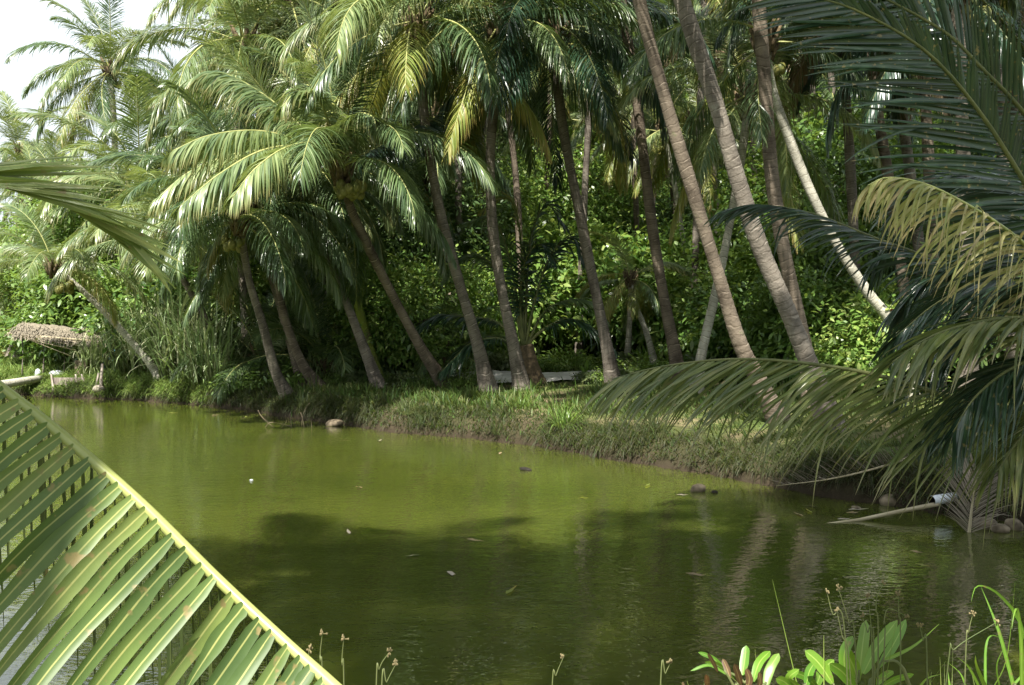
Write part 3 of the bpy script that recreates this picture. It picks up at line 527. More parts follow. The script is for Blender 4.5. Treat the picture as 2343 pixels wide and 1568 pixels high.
# custom fronds for the sunlit fan palm
root8, top8, base8 = p8
d8 = base8[1] + top8[1]
def cfrond(root, base, pts, mat_l, mat_r, name='frond', **kw):
    P = np.array([at(*p) for p in pts]) - base; g = Geo(); frond(g, P, **kw)
    return link(name, g.mesh('frond', [M[mat_l], M[mat_r]]), root)
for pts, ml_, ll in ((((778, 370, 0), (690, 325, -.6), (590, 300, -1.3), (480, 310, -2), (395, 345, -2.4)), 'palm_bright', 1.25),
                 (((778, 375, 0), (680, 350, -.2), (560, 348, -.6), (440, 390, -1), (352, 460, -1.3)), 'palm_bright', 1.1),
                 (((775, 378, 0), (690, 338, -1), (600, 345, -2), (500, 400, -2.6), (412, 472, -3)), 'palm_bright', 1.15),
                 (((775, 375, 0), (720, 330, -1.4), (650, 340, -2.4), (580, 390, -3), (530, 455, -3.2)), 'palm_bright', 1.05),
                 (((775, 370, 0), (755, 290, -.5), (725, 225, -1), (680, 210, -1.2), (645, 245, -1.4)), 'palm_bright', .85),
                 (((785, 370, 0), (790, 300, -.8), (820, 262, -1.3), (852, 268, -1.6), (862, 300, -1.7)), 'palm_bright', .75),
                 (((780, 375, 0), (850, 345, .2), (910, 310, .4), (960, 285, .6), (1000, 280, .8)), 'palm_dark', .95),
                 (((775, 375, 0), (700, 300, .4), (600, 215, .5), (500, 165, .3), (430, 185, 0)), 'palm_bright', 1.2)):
    cfrond(root8, base8, [(x, y, d8 + dz) for x, y, dz in pts], ml_, 'rachis', n=140, ll=ll, wd=.0185, ang=(72, 28), vang=2, grav=2.0, rr=.04, roll=.0, start=.14)

# ------------------------------------------------------------------ young palm at centre
xb = 1218; db = hit(xb, 880); b = at(xb, 880, db); b[2] -= .05
root = thing('young_palm', 'young dark palm with upright arching fronds, behind the flared foot palm', 'palm tree', b)
link('trunk', trunk_mesh(np.array([at(1222, 885, db), at(1208, 840, db), at(1198, 790, db)]) - b, .27, .22, 'husk', 1.2), root)
for pts, ml_ in (((1198, 800), (1195, 680), (1190, 540), (1165, 455), (1100, 480)), 'palm_yellow'), (((1200, 800), (1205, 660), (1215, 540), (1250, 470), (1295, 520)), 'palm_dark'), \
        (((1200, 800), (1225, 680), (1262, 580), (1310, 545), (1335, 600)), 'palm_dark'), (((1202, 800), (1240, 720), (1290, 690), (1345, 690), (1385, 730)), 'palm'), \
        (((1198, 800), (1170, 680), (1120, 600), (1060, 590), (1015, 640)), 'palm'), (((1196, 800), (1140, 740), (1070, 725), (1000, 725), (945, 760)), 'palm_dark'), \
        (((1198, 800), (1175, 640), (1150, 540), (1120, 500), (1060, 510)), 'palm'), (((1200, 800), (1190, 700), (1200, 600), (1235, 560), (1270, 600)), 'palm_dark'), \
        (((1200, 802), (1235, 760), (1300, 730), (1370, 760), (1405, 800)), 'palm_dark'), (((1196, 802), (1140, 775), (1080, 785), (1040, 820), (1010, 850)), 'palm_dark'):
    j = random.uniform(-1.2, 1.2)
    cfrond(root, b, [(x, y, db + j * i / 4) for i, (x, y) in enumerate(pts)], ml_, 'rachis_dark', n=60, ll=.72, wd=.022, ang=(65, 28), vang=5, grav=1.0, rr=.045, start=.26)
for q, (x, y, sc_, lab) in enumerate(((745, 770, .62, 'small palm bush behind the sweeping brown trunk'), (600, 800, .6, 'young palm bush behind the canes'), (1015, 780, .5, 'low young palm behind the slanted brown trunk'), (1300, 780, .42, 'small palm bush beside the white path'))):
    d_ = 25.5 if q != 3 else 30.5; b_ = at(x, y, d_); b_[2] = float(terr(b_[0], b_[1])) - .05
    root = thing('young_palm', lab, 'palm tree', b_)
    link('leaf_bases', HEART, root, (0, 0, .5))
    for i in range(14): put_frond(root, (0, 0, .35), i * 137.5 + q * 50, 82 - i * 4.5, sc_ * random.uniform(.8, 1.1), 'palm')

# ------------------------------------------------------------------ broadleaf trees and shrubs
def blob(nc, nl, rad, ls, flat=.8, seed=0, lw=.42):
    rg = np.random.default_rng(seed); g = Geo()
    c = nrm(rg.normal(size=(nc, 3))) * (rg.uniform(.35, 1, nc) ** .5)[:, None]
    c *= (1 + .22 * np.sin(c[:, :1] * 4 + seed) * np.cos(c[:, 1:2] * 5)) * rad * np.array((1, 1, flat)); c[:, 2] = np.abs(c[:, 2] + rad * flat * .35) - rad * flat * .35
    P = np.repeat(c, nl, 0) + rg.normal(0, .19 * rad, (nc * nl, 3)) * np.array((1, 1, .7)) * np.repeat(rg.uniform(.5, 1.2, nc), nl)[:, None]
    n = len(P); out = nrm(P + np.array((0, 0, rad * .2)))
    d = nrm(out * .7 + rg.normal(0, .6, (n, 3)) + np.array((0, 0, -.15))); W = nrm(np.cross(d, nrm(out + rg.normal(0, .5, (n, 3)) + np.array((0, 0, .8)))))
    l_ = ls * rg.uniform(.6, 1.25, n)
    q = np.array([0, .35, .7, 1.]); C = P[:, None] + d[:, None] * (q[None] * l_[:, None])[..., None]; C[..., 2] -= (q ** 2)[None] * l_[:, None] * .25
    strips(g, C, np.repeat(W[:, None], 4, 1), np.array([.15, 1, .8, .05])[None] * (l_ * lw / 2)[:, None], 0)
    return g
def limb_mesh(rad, h, seed):
    rg = np.random.default_rng(seed); g = Geo()
    tube(g, [(0, 0, 0), (rg.normal(0, .1), rg.normal(0, .1), h * .5), (rg.normal(0, .2), 0, h)], np.array([.1, .08, .06]) * rad, 8)
    for k in range(7):
        a_ = k * 2.4; e = nrm(np.array((math.cos(a_), math.sin(a_), rg.uniform(.3, 1.1)))) * rad * .8
        s_ = np.array((0, 0, h * rg.uniform(.55, .95))); tube(g, [s_, s_ + e * .5 + np.array((0, 0, .1)), s_ + e], np.array([.045, .03, .012]) * rad, 5)
    return g.mesh('limbs', [M['wood']])
TP = []
for q in range(6):
    lm_ = ['leaf_a', 'leaf_b', 'leaf_c', 'leaf_d', 'leaf_a', 'leaf_b'][q]
    TP.append((blob(150, 150, 2.2, [.12, .13, .13, .11, .14, .14][q], .85, 40 + q).mesh('tree_crown', [M[lm_]]), limb_mesh(2.2, 2.6, q)))
SP = []
for q in range(4):
    SP.append((blob(95, 130, 1.1, [.085, .10, .08, .12][q], .85, 80 + q).mesh('shrub_leaves', [M[['leaf_b', 'leaf_a', 'leaf_c', 'leaf_b'][q]]]), limb_mesh(1.1, .8, 30 + q)))
def tree(X, Y, sc, q, label, name='broadleaf_tree', cat='tree', group=None, hz=None, zs=1., sink=0., m=None):
    PR = TP if name == 'broadleaf_tree' else (UP if name == 'undergrowth_plant' else SP)
    h = (3.0 if PR is TP else (.3 if PR is UP else .75)) if hz is None else hz
    z = float(terr(X, Y)) - .05 - sink; r_ = thing(name, label, cat, (X, Y, z), group)
    cr_, tr_ = PR[q % len(PR)]
    a = link('crown' if PR is TP else 'foliage', cr_, r_, (0, 0, h * sc)); a.scale = (sc, sc, sc * zs); a.rotation_euler = (0, 0, random.uniform(0, 6.28))
    if m: a.material_slots[0].link = 'OBJECT'; a.material_slots[0].material = M[m]
    b = link('trunk' if PR is TP else 'stem', tr_, r_); b.scale = (sc, sc, sc * h / (3.0 if PR is TP else .75)); return r_
UP = []
for q in range(3):
    UP.append((blob(34, 30, .8, [.16, .13, .2][q], .6, 120 + q, .34).mesh('plant_leaves', [M[['leaf_a', 'leaf_b', 'leaf_d'][q]]]), limb_mesh(.7, .4, 60 + q)))
GH = 'trees of the dense wood on the hillside'
cnt = 0
Y = 33.5
while Y < 86:
    a0, a1 = -.20, .62
    X = Y * a0 + random.uniform(0, 3)
    while X < Y * a1:
        x_, y_ = X + random.uniform(-1, 1), Y + random.uniform(-1.2, 1.2); px = CX + F * x_ / y_
        if not (1765 < px < 1830 and Y > 55):
            s_ = random.uniform(.85, 1.35) * (1 + (Y - 33) / 120)
            tree(x_, y_, s_, random.choice([0, 1, 2, 3, 4, 5, 0, 3, 2]), 'leafy broadleaf tree of the dense wood rising behind the palm trunks', group=GH, sink=random.uniform(.6, 1.8)); cnt += 1
        X += 4.1 * (1 + (Y - 33) / 70)
    Y += 3.6 * (1 + (Y - 33) / 60)
for q, px in enumerate((790, 860, 950, 1090, 1240, 1390, 1530, 1660, 1900, 2050, 2200, 2350, 870, 1320)):
    y_ = 50 + 3 * (q % 3) + (8 if q > 11 else 0); tree((px - CX) / F * y_, y_, 2.7 + .3 * (q % 2), q, 'leafy broadleaf tree of the dense wood rising behind the palm trunks', group=GH, hz=4.6, zs=1.25)
GL = 'trees beyond the left bank'
for q in range(26):
    tree(random.uniform(-30, -7), random.uniform(36, 62), random.uniform(.9, 1.5), random.choice([0, 3, 4, 1]), 'low broadleaf tree in the wood beyond the canes on the left', group=GL, sink=random.uniform(.4, 1.5))
def pix_tree(x, d, sc, q, label, nm='shrub', cat='shrub', **kw):
    P = at(x, 800, d); return tree(P[0], P[1], sc, q, label, nm, cat, **kw)
BUSH = [
 (150, 31.5, 1.7, 1, 'glossy bush behind the thatched shelter'), (255, 31.5, 2.0, 1, 'big glossy bush above the slanting slim trunk'), (300, 31, 2.2, 1, 'round dark bush left of the tall canes'),
 (400, 30, 2.1, 3, 'bright bush over the tall canes'), (470, 30, 2.2, 1, 'bush between the canes and the curving left palm'), (620, 29, 1.9, 0, 'bush behind the bank edge palm'),
 (690, 29, 2.0, 0, 'bush with lit top behind the sweeping brown trunk'), (830, 29, 2.2, 3, 'tall bush behind the yellow mossy trunk'), (760, 28, 1.3, 3, 'low bright bush at the foot of the slender pale trunk'),
 (905, 25.5, 1.5, 0, 'dark bush under the slanted brown trunk'), (950, 26.5, 1.9, 0, 'taller dark bush beside the paired trunks'), (1080, 28.5, 1.6, 1, 'bush behind the smooth grey trunk'),
 (1150, 30, 2., 3, 'bright bush behind the young palm, left side'), (1330, 31, 2.3, 3, 'light green bush right of the young palm'), (1250, 32.5, 2.5, 3, 'tall yellow green bush above the young palm'),
 (1420, 31, 2.1, 3, 'light bush right of the dark crowned palm trunk'), (1500, 29.5, 2.0, 3, 'leafy bush left of the tall grey trunk foot'), (1560, 30, 2.2, 1, 'bush between the tall grey trunk and the whitish trunk'),
 (1660, 25, 1.4, 3, 'bright glossy bush at the foot of the striped trunk'), (1740, 24, 1.5, 3, 'glossy bush between the striped and thickest trunks'), (1700, 27, 2.0, 1, 'taller bush behind the whitish trunk'),
 (1880, 21, 1.5, 1, 'dark glossy bush right of the thickest trunk'), (1950, 20.5, 1.3, 3, 'bright glossy bush by the light slanting trunk'), (1900, 24, 2.2, 1, 'tall bush under the sky gap'),
 (1990, 23, 2.3, 1, 'high glossy bush left of the brown trunk, reaching up to the near fronds'), (2070, 22, 1.9, 2, 'shaded bush behind the two right trunks'), (2180, 21, 2.0, 2, 'dark bush behind the near palm'),
 (2290, 20, 2.0, 2, 'dark bush at the right edge'), (2020, 19, 1.2, 3, 'low lit bush at the foot of the brown trunk')]
for x, d, sc, q, lab in BUSH: pix_tree(x, d, sc, q, lab)
for x, d, sc, q, lab in ((1960, 27, 1.5, 4, 'glossy leaved tree left of the brown right trunk'), (1330, 36, 1.4, 5, 'yellow flowered tree at centre behind the slim palm'), (900, 30, 1.3, 2, 'dark tree behind the fan palm trunk'), (1000, 33, 1.4, 2, 'shadowy tree behind the paired trunks'), (640, 32, 1.3, 2, 'shadowy tree behind the left trunks'), (520, 33, 1.3, 0, 'tree behind the curving left palm'), (250, 34, 1.3, 4, 'spreading tree with red tinged branch left of the canes')):
    pix_tree(x, d, sc, q, lab, 'broadleaf_tree', 'tree')
# low undergrowth along the back of the bank
for q in range(16):
    x = (760 + q * 33) if q < 11 else 1350 + (q - 11) * 24
    pix_tree(x, pa_ + float(bend((x - CX) / F * pa_)) - .35, random.uniform(.4, .6), q % 3, 'ankle high leafy weed growing along the front edge of the pale path', 'undergrowth_plant', 'plant', group='weeds along the path', zs=.7)
for q in range(46):
    x = 560 + q * 33 + random.uniform(-12, 12); d = float(np.interp(x, [560, 1300, 1500, 2342], [24, 26.2, 22.5, 16.5])) + random.uniform(0, 2.2)
    if 1100 < x < 1360: d = pb_ + 1.2 + random.uniform(-.4, 1)
    pix_tree(x, d, random.uniform(.5, 1.0), random.choice([0, 1, 2]), 'small knee high leafy plant in the undergrowth behind the palms', 'undergrowth_plant', 'plant', group='low undergrowth plants', zs=.75)

# ------------------------------------------------------------------ canes, croton, banana
def blades(g, n, L_, spread, wd, e=(55, 88), grav=1.3, seg=6, base=.25, m=0, fold=0., seed=0, stalk=0.):
    rg = np.random.default_rng(seed); a = rg.uniform(0, 6.28, n); r = np.sqrt(rg.random(n)) * base
    p = np.stack([r * np.cos(a), r * np.sin(a), rg.uniform(0, 1, n) * stalk], -1); az = a + rg.normal(0, .8, n); el = np.radians(rg.uniform(e[0], e[1], n))
    d = np.stack([np.cos(el) * np.cos(az), np.cos(el) * np.sin(az), np.sin(el)], -1); ln = L_ * rg.uniform(.5, 1.15, n); gr = grav * rg.uniform(.4, 1.6, n)
    W0 = np.stack([-np.sin(az), np.cos(az), 0 * az], -1); C = [p]
    for k in range(seg):
        d = nrm(d + np.array((0, 0, -1.)) * (gr * (.15 + (k / seg) ** 1.5) / seg * 2)[:, None]); C.append(C[-1] + d * (ln / seg)[:, None])
    C = np.stack(C, 1); wp = np.interp(np.linspace(0, 1, seg + 1), [0, .3, .7, 1], [.7, 1, .7, .05])
    strips(g, C, np.repeat(W0[:, None], seg + 1, 1), wd * wp[None] * rg.uniform(.7, 1.2, n)[:, None], m, fold)
CN = []
for q in range(3):
    g = Geo(); blades(g, 150, 1.35, .6, .022, (45, 88), 1.9, 7, .55, 0, seed=q, stalk=1.3)
    rg = np.random.default_rng(q + 50)
    for k in range(26):
        x0, y0 = rg.normal(0, .3, 2); tube(g, [(x0, y0, 0), (x0 * 1.2, y0 * 1.2, .9), (x0 * 1.6, y0 * 1.5, 1.7)], [.014, .012, .006], 5, 1)
    CN.append(g.mesh('cane_leaves', [M['reed'], M['stem']]))
for k, (x, d, sc) in enumerate(((270, 28.0, .8), (330, 27.7, 1.15), (390, 26.9, 1.35), (235, 28.2, .7), (420, 25.9, 1.2), (455, 25.5, 1.05), (365, 27.6, .8), (490, 24.9, .95), (400, 27.4, .9), (210, 27.8, .6), (715, 26, 1.), (745, 25.6, .8), (690, 26.3, .85), (800, 26.5, .75))):
    P = at(x, 800, d); lab = 'clump of tall arching silvery green canes behind the left bank' if k < 10 else 'clump of cane grass behind the trunks right of the long sweeping palm'
    r_ = link('cane_clump', CN[k % 3], None, (P[0], P[1], float(terr(P[0], P[1])) - .05)); r_.scale = (sc,) * 3; r_.rotation_euler = (0, 0, k * 1.3)
    tag(r_, lab, 'cane clump', 'cane clumps on the left bank' if k < 10 else 'cane clumps behind the trunks')
g = Geo()
for k in range(12):
    g2 = Geo(); blades(g2, 16, .42, .2, .032, (10, 75), .9, 5, .03, 0, fold=.25, seed=k + 9)
    off = np.array((rng.normal(0, .35), rng.normal(0, .35), rng.uniform(.3, 1.)))
    g.add(np.concatenate(g2.V) + off, np.concatenate(g2.Fc), 0, np.concatenate(g2.U)); tube(g, [off * (1, 1, 0), off], .012, 5, 1)
CRO = g.mesh('croton_leaves', [M['croton'], M['stem']])
for k, (x, d, sc) in enumerate(((1265, 31, 1.), (1300, 31.3, 1.2), (1345, 31, 1.1), (1235, 31.6, 1.1), (1320, 32, 1.6), (1270, 32.3, 1.7), (1370, 31.4, 1.1))):
    P = at(x, 800, d); r_ = link('croton', CRO, None, (P[0], P[1], float(terr(P[0], P[1])) - .03)); r_.scale = (sc,) * 3; r_.rotation_euler = (0, 0, k)
    tag(r_, 'yellow streaked croton shrub beyond the white path', 'shrub', 'croton shrubs beyond the path')
BAN = []
for k in range(2):
    g = Geo(); blades(g, 11, 1.25, .2, .13, (50, 86), .9, 8, .12, 0, fold=.3, seed=k + 70, stalk=.3); BAN.append(g.mesh('banana_leaves', [M['banana']]))
for k, (x, d, sc, lab) in enumerate(((1545, 26.5, .9, 'banana like plant right of the tall grey trunk'), (1580, 27, 1.1, 'taller banana like plant left of the whitish trunk'), (1490, 26, .8, 'broad leaved plant left of the tall grey trunk'), (1338, 24.5, .34, 'pale broad leaved plant beside the white path'), (1475, 25.5, .7, 'broad leaved plant under the short pale palm'))):
    P = at(x, 800, d); tag(link('banana_plant', BAN[k % 2], None, (P[0], P[1], float(terr(P[0], P[1])) - .03)), lab, 'plant').scale = (sc,) * 3

# ------------------------------------------------------------------ grass
def grass(name, n, sampler, Lr, wd, cols, droop, seed, tint=None):
    rg = np.random.default_rng(seed); X, Y, ex = sampler(rg, n); Z = terr(X, Y); ok = Z > .03; X, Y, Z, ex = X[ok], Y[ok], Z[ok], ex[ok]; n = len(X)
    pn = .5 + .5 * wob(X * .8, Y * .8); keep = (rg.random(n) < np.clip(.35 + pn, .15, 1)) & ~((np.abs(X) < 9) & (Y > pa_ + bend(X) - .1) & (Y < pb_ + bend(X) + .1)) & ~((X > -.9) & (X < 1.7) & (Y > pa_ - 1.5) & (Y < pa_ + .2) & (rg.random(n) < .9)); X, Y, Z, ex = X[keep], Y[keep], Z[keep], ex[keep]; n = len(X)
    az = rg.uniform(0, 6.28, n) ; el = np.radians(rg.uniform(48, 88, n)); d = np.stack([np.cos(el) * np.cos(az) + ex[:, 0] * .5, np.cos(el) * np.sin(az) + ex[:, 1] * .5, np.sin(el)], -1); d = nrm(d)
    ln = rg.uniform(*Lr, n) * (.7 + .5 * np.clip(wob(X * 1.9, Y * 1.9), -1, 1)); ln = np.maximum(ln, Lr[0] * .5)
    W0 = np.stack([np.cos(az + 1.57), np.sin(az + 1.57), 0 * az], -1); C = [np.stack([X, Y, Z - .02], -1)]
    for k in range(3):
        d = nrm(d + np.array((0, 0, -1.)) * (droop * rg.uniform(.5, 1.5, n) * (k + .3) / 4)[:, None]); C.append(C[-1] + d * (ln / 3)[:, None])
    g = Geo(); strips(g, np.stack(C, 1), np.repeat(W0[:, None], 4, 1), wd * np.array([1, .9, .6, .08])[None] * rg.uniform(.7, 1.3, n)[:, None])
    mt = leafmat(name + '_blade', cols, .55, .3, (.25, .30, .05), objvar=0, spec=.3)
    return kind(link(name, g.mesh(name, [mt])), 'stuff')
SL = arclen(np.c_[SH, np.zeros(len(SH))]); i0, i1 = 3, len(SH) - 3
def along(rg, n, s0, s1, lo=None, hi=None):
    t = rg.uniform(SL[i0] if lo is None else lo, SL[i1] if hi is None else hi, n); x = np.interp(t, SL, SH[:, 0]); y = np.interp(t, SL, SH[:, 1])
    x2 = np.interp(t + .3, SL, SH[:, 0]); y2 = np.interp(t + .3, SL, SH[:, 1]); tx, ty = x2 - x, y2 - y; l_ = np.hypot(tx, ty); nx_, ny_ = -ty / l_, tx / l_
    s = s0 + (s1 - s0) * rg.random(n) ** 1.3; return x + nx_ * s, y + ny_ * s, np.stack([-nx_, -ny_], -1)
grass('bank_grass', 90000, lambda r, n: along(r, n, .12, 5.5), (.12, .34), .009, [(.025, .055, .014), (.04, .075, .018), (.06, .10, .024), (.10, .12, .04)], .9, 1)
grass('overhanging_dry_grass', 42000, lambda r, n: along(r, n, .0, .75, hi=SL[i1]), (.22, .50), .0065, [(.026, .042, .014), (.045, .055, .024), (.075, .066, .04), (.04, .068, .02)], 2.6, 2)
lo, hi = SL[3], np.interp(-7.5, SH[:, 0], SL)
grass('tall_left_grass', 42000, lambda r, n: along(r, n, .05, 4.5, lo, hi), (.25, .62), .010, [(.08, .16, .03), (.12, .21, .04), (.17, .27, .055), (.26, .32, .11)], 1.6, 3)
grass('back_grass', 60000, lambda r, n: (r.uniform(-16, 14, n), r.uniform(17, 34, n), np.zeros((n, 2))), (.15, .40), .013, [(.04, .085, .015), (.07, .125, .022), (.10, .155, .035), (.16, .16, .06)], .9, 4)
grass('tall_near_grass', 1500, lambda r, n: (r.uniform(.55, 2.0, n), r.uniform(2.5, 3.4, n), np.zeros((n, 2))), (.55, .95), .0035, [(.12, .18, .03), (.20, .28, .05), (.30, .34, .10)], .8, 6)
grass('near_grass', 9000, lambda r, n: (r.uniform(-3, 7, n), r.uniform(.8, 7.2, n), np.zeros((n, 2))), (.1, .28), .004, [(.07, .12, .02), (.12, .18, .03), (.18, .23, .05)], 1.0, 5)
# distinct weeds and tufts on the bank
g = Geo(); blades(g, 110, .55, .3, .008, (35, 85), 1.6, 5, .13, 0, seed=3); TUFT = g.mesh('grass_tuft', [M['leaf_d']])
TF = [(985, 950, 'olive grass tuft arching over the water left of the flared foot palm'), (930, 945, 'spiky grass tuft at the bend of the bank'), (1140, 990, 'grass tuft hanging at the waterline below the grey palm'), (1195, 935, 'soft green weed tuft in front of the flared foot palm'),
      (1500, 985, 'yellowish grass tuft under the tip of the long near frond'), (700, 930, 'grass tuft right of the pale flared foot'), (560, 915, 'grass tuft hanging at the left bank edge'), (1290, 975, 'weed tuft on the shaded bank below the path')]
for k, (x, y, lab) in enumerate(TF):
    d = hit(x, y); P = at(x, y, d); o = tag(link('grass_tuft', TUFT, None, tuple(P - (0, 0, .04))), lab, 'grass tuft', 'grass tufts on the bank'); o.scale = (random.uniform(.7, 1.1),) * 3; o.rotation_euler = (0, 0, k)
    if k in (3, 7): o.material_slots[0].link = 'OBJECT'; o.material_slots[0].material = M['leaf_a']

# ------------------------------------------------------------------ near palms (foreground)
# left, low frond rising from bottom centre to the left edge
b_ = np.array((.25, 1.15, float(terr(.25, 1.15)) - .05))
root = thing('young_palm', 'near young palm whose big sunlit frond crosses the lower left corner', 'palm tree', b_)
link('trunk', trunk_mesh(np.array([(0, 0, 0), (.02, .02, .2), (.03, .03, .38)]), .15, .12, 'husk', 1.2), root)
RP = [(1150, 2150, 1.35), (1000, 1840, 1.55), (860, 1665, 1.68), (760, 1568, 1.75), (640, 1458, 1.82), (490, 1318, 1.88), (330, 1160, 1.92), (170, 1020, 1.95), (0, 885, 1.97), (-220, 730, 1.98), (-500, 590, 2.0), (-760, 520, 2.0)]
P = np.array([at(*p) for p in RP]) - b_
def bigfrond():
    g = Geo(); Q = spline(P, 90); s = arclen(Q); s /= s[-1]; T = nrm(np.gradient(Q, axis=0))
    tube(g, Q, np.interp(s, [0, .3, .6, 1], [.020, .0105, .0115, .004]), 10, 1, True)
    view = nrm(np.array((0, 0, CAMH)) - b_ - Q)
    for row in (0, 1):
        n = 46 + 14 * row; t = np.linspace(.20, .985, n) + rng.normal(0, .0018, n)
        p = np.stack([np.interp(t, s, Q[:, k]) for k in range(3)], -1); tt = nrm(np.stack([np.interp(t, s, T[:, k]) for k in range(3)], -1)); vw = nrm(np.stack([np.interp(t, s, view[:, k]) for k in range(3)], -1))
        side = nrm(np.cross(tt, vw)); side *= np.where(side[:, 2:] > 0, -1, 1)      # hangs to the lower left
        u = (t - .20) / .785
        if row == 0:
            fwd = np.interp(u, [.13, .35, .5, .62, .8], [-.14, .0, .2, .42, .8]); d = nrm(side + tt * fwd[:, None] + vw * .28); gr = .42; p = p + vw * .008; ll = .52; mm = 0
        else:
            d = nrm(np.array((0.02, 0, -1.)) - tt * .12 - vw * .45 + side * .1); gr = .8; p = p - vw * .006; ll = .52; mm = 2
        ln = ll * np.interp(u, [0, .08, .25, .6, 1], [.34, .62, .95, 1, .6]) * rng.uniform(.78, 1.1, n) * np.where(rng.random(n) < .05, .45, 1); seg = 12; C = [p]; D = [d]
        wav = rng.uniform(0, 6.28, n)
        for k in range(seg):
            d = nrm(d + np.array((0, 0, -1.)) * (gr / seg * (.4 + 1.2 * k / seg)) + .05 * np.sin(wav + k * .9)[:, None] * tt * .5); C.append(C[-1] + d * (ln / seg)[:, None]); D.append(d)
        C = np.stack(C, 1); D = np.stack(D, 1); W = nrm(tt[:, None] - (tt[:, None] * D).sum(-1, keepdims=True) * D); Nb = np.cross(D, W)
        tw = ((-.42 if row == 0 else .5) + rng.normal(0, .2, n))[:, None] + np.linspace(0, .35, seg + 1)[None] * rng.normal(0, 1, n)[:, None]
        W = W * np.cos(tw)[..., None] + Nb * np.sin(tw)[..., None]
        q = np.linspace(0, 1, seg + 1); wp = np.interp(q, [0, .04, .16, .35, .7, 1], [.5, .85, .78, 1, .7, .05]); wj = 1 + .10 * np.sin(wav[:, None] + q[None] * 14)
        strips(g, C, W, (.0175 if row == 0 else .0105) * wp[None] * wj * rng.uniform(.88, 1.1, n)[:, None], mm, .38)
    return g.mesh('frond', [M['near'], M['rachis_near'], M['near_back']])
link('frond', bigfrond(), root)
put_frond(root, (.03, .03, .3), -70, 40, .35, 'palm_bright')
# left, upper frond streaming in from the left
b_ = np.array((-4.4, 1.9, float(terr(-4.4, 1.9)) - .05)); top = np.array((-3.9, 2.6, 2.3)) - b_
root = thing('coconut_palm', 'near palm off the left edge with one frond streaming in over the water', 'palm tree', b_)
link('trunk', trunk_mesh(np.array([(0, 0, 0), top * .5 + (.05, -.1, 0), top]), .19, .14, 'bark'), root)
link('leaf_bases', HEART, root, tuple(top))
P = [top] + [at(*p) - b_ for p in ((-500, 440, 2.9), (-200, 395, 3.0), (0, 412, 3.05), (120, 445, 3.1), (190, 482, 3.15), (255, 520, 3.2), (300, 555, 3.2))]
g = Geo()
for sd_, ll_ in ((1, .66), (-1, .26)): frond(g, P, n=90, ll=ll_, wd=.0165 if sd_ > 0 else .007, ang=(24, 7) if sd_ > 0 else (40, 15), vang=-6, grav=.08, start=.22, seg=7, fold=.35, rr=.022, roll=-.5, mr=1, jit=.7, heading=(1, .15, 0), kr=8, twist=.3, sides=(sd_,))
link('frond', g.mesh('frond', [M['near_lit'], M['rachis_near']]), root)
for az, el_ in ((150, 60), (200, 30), (240, 10), (110, 40)): put_frond(root, tuple(top), az, el_, .8, 'palm_bright')
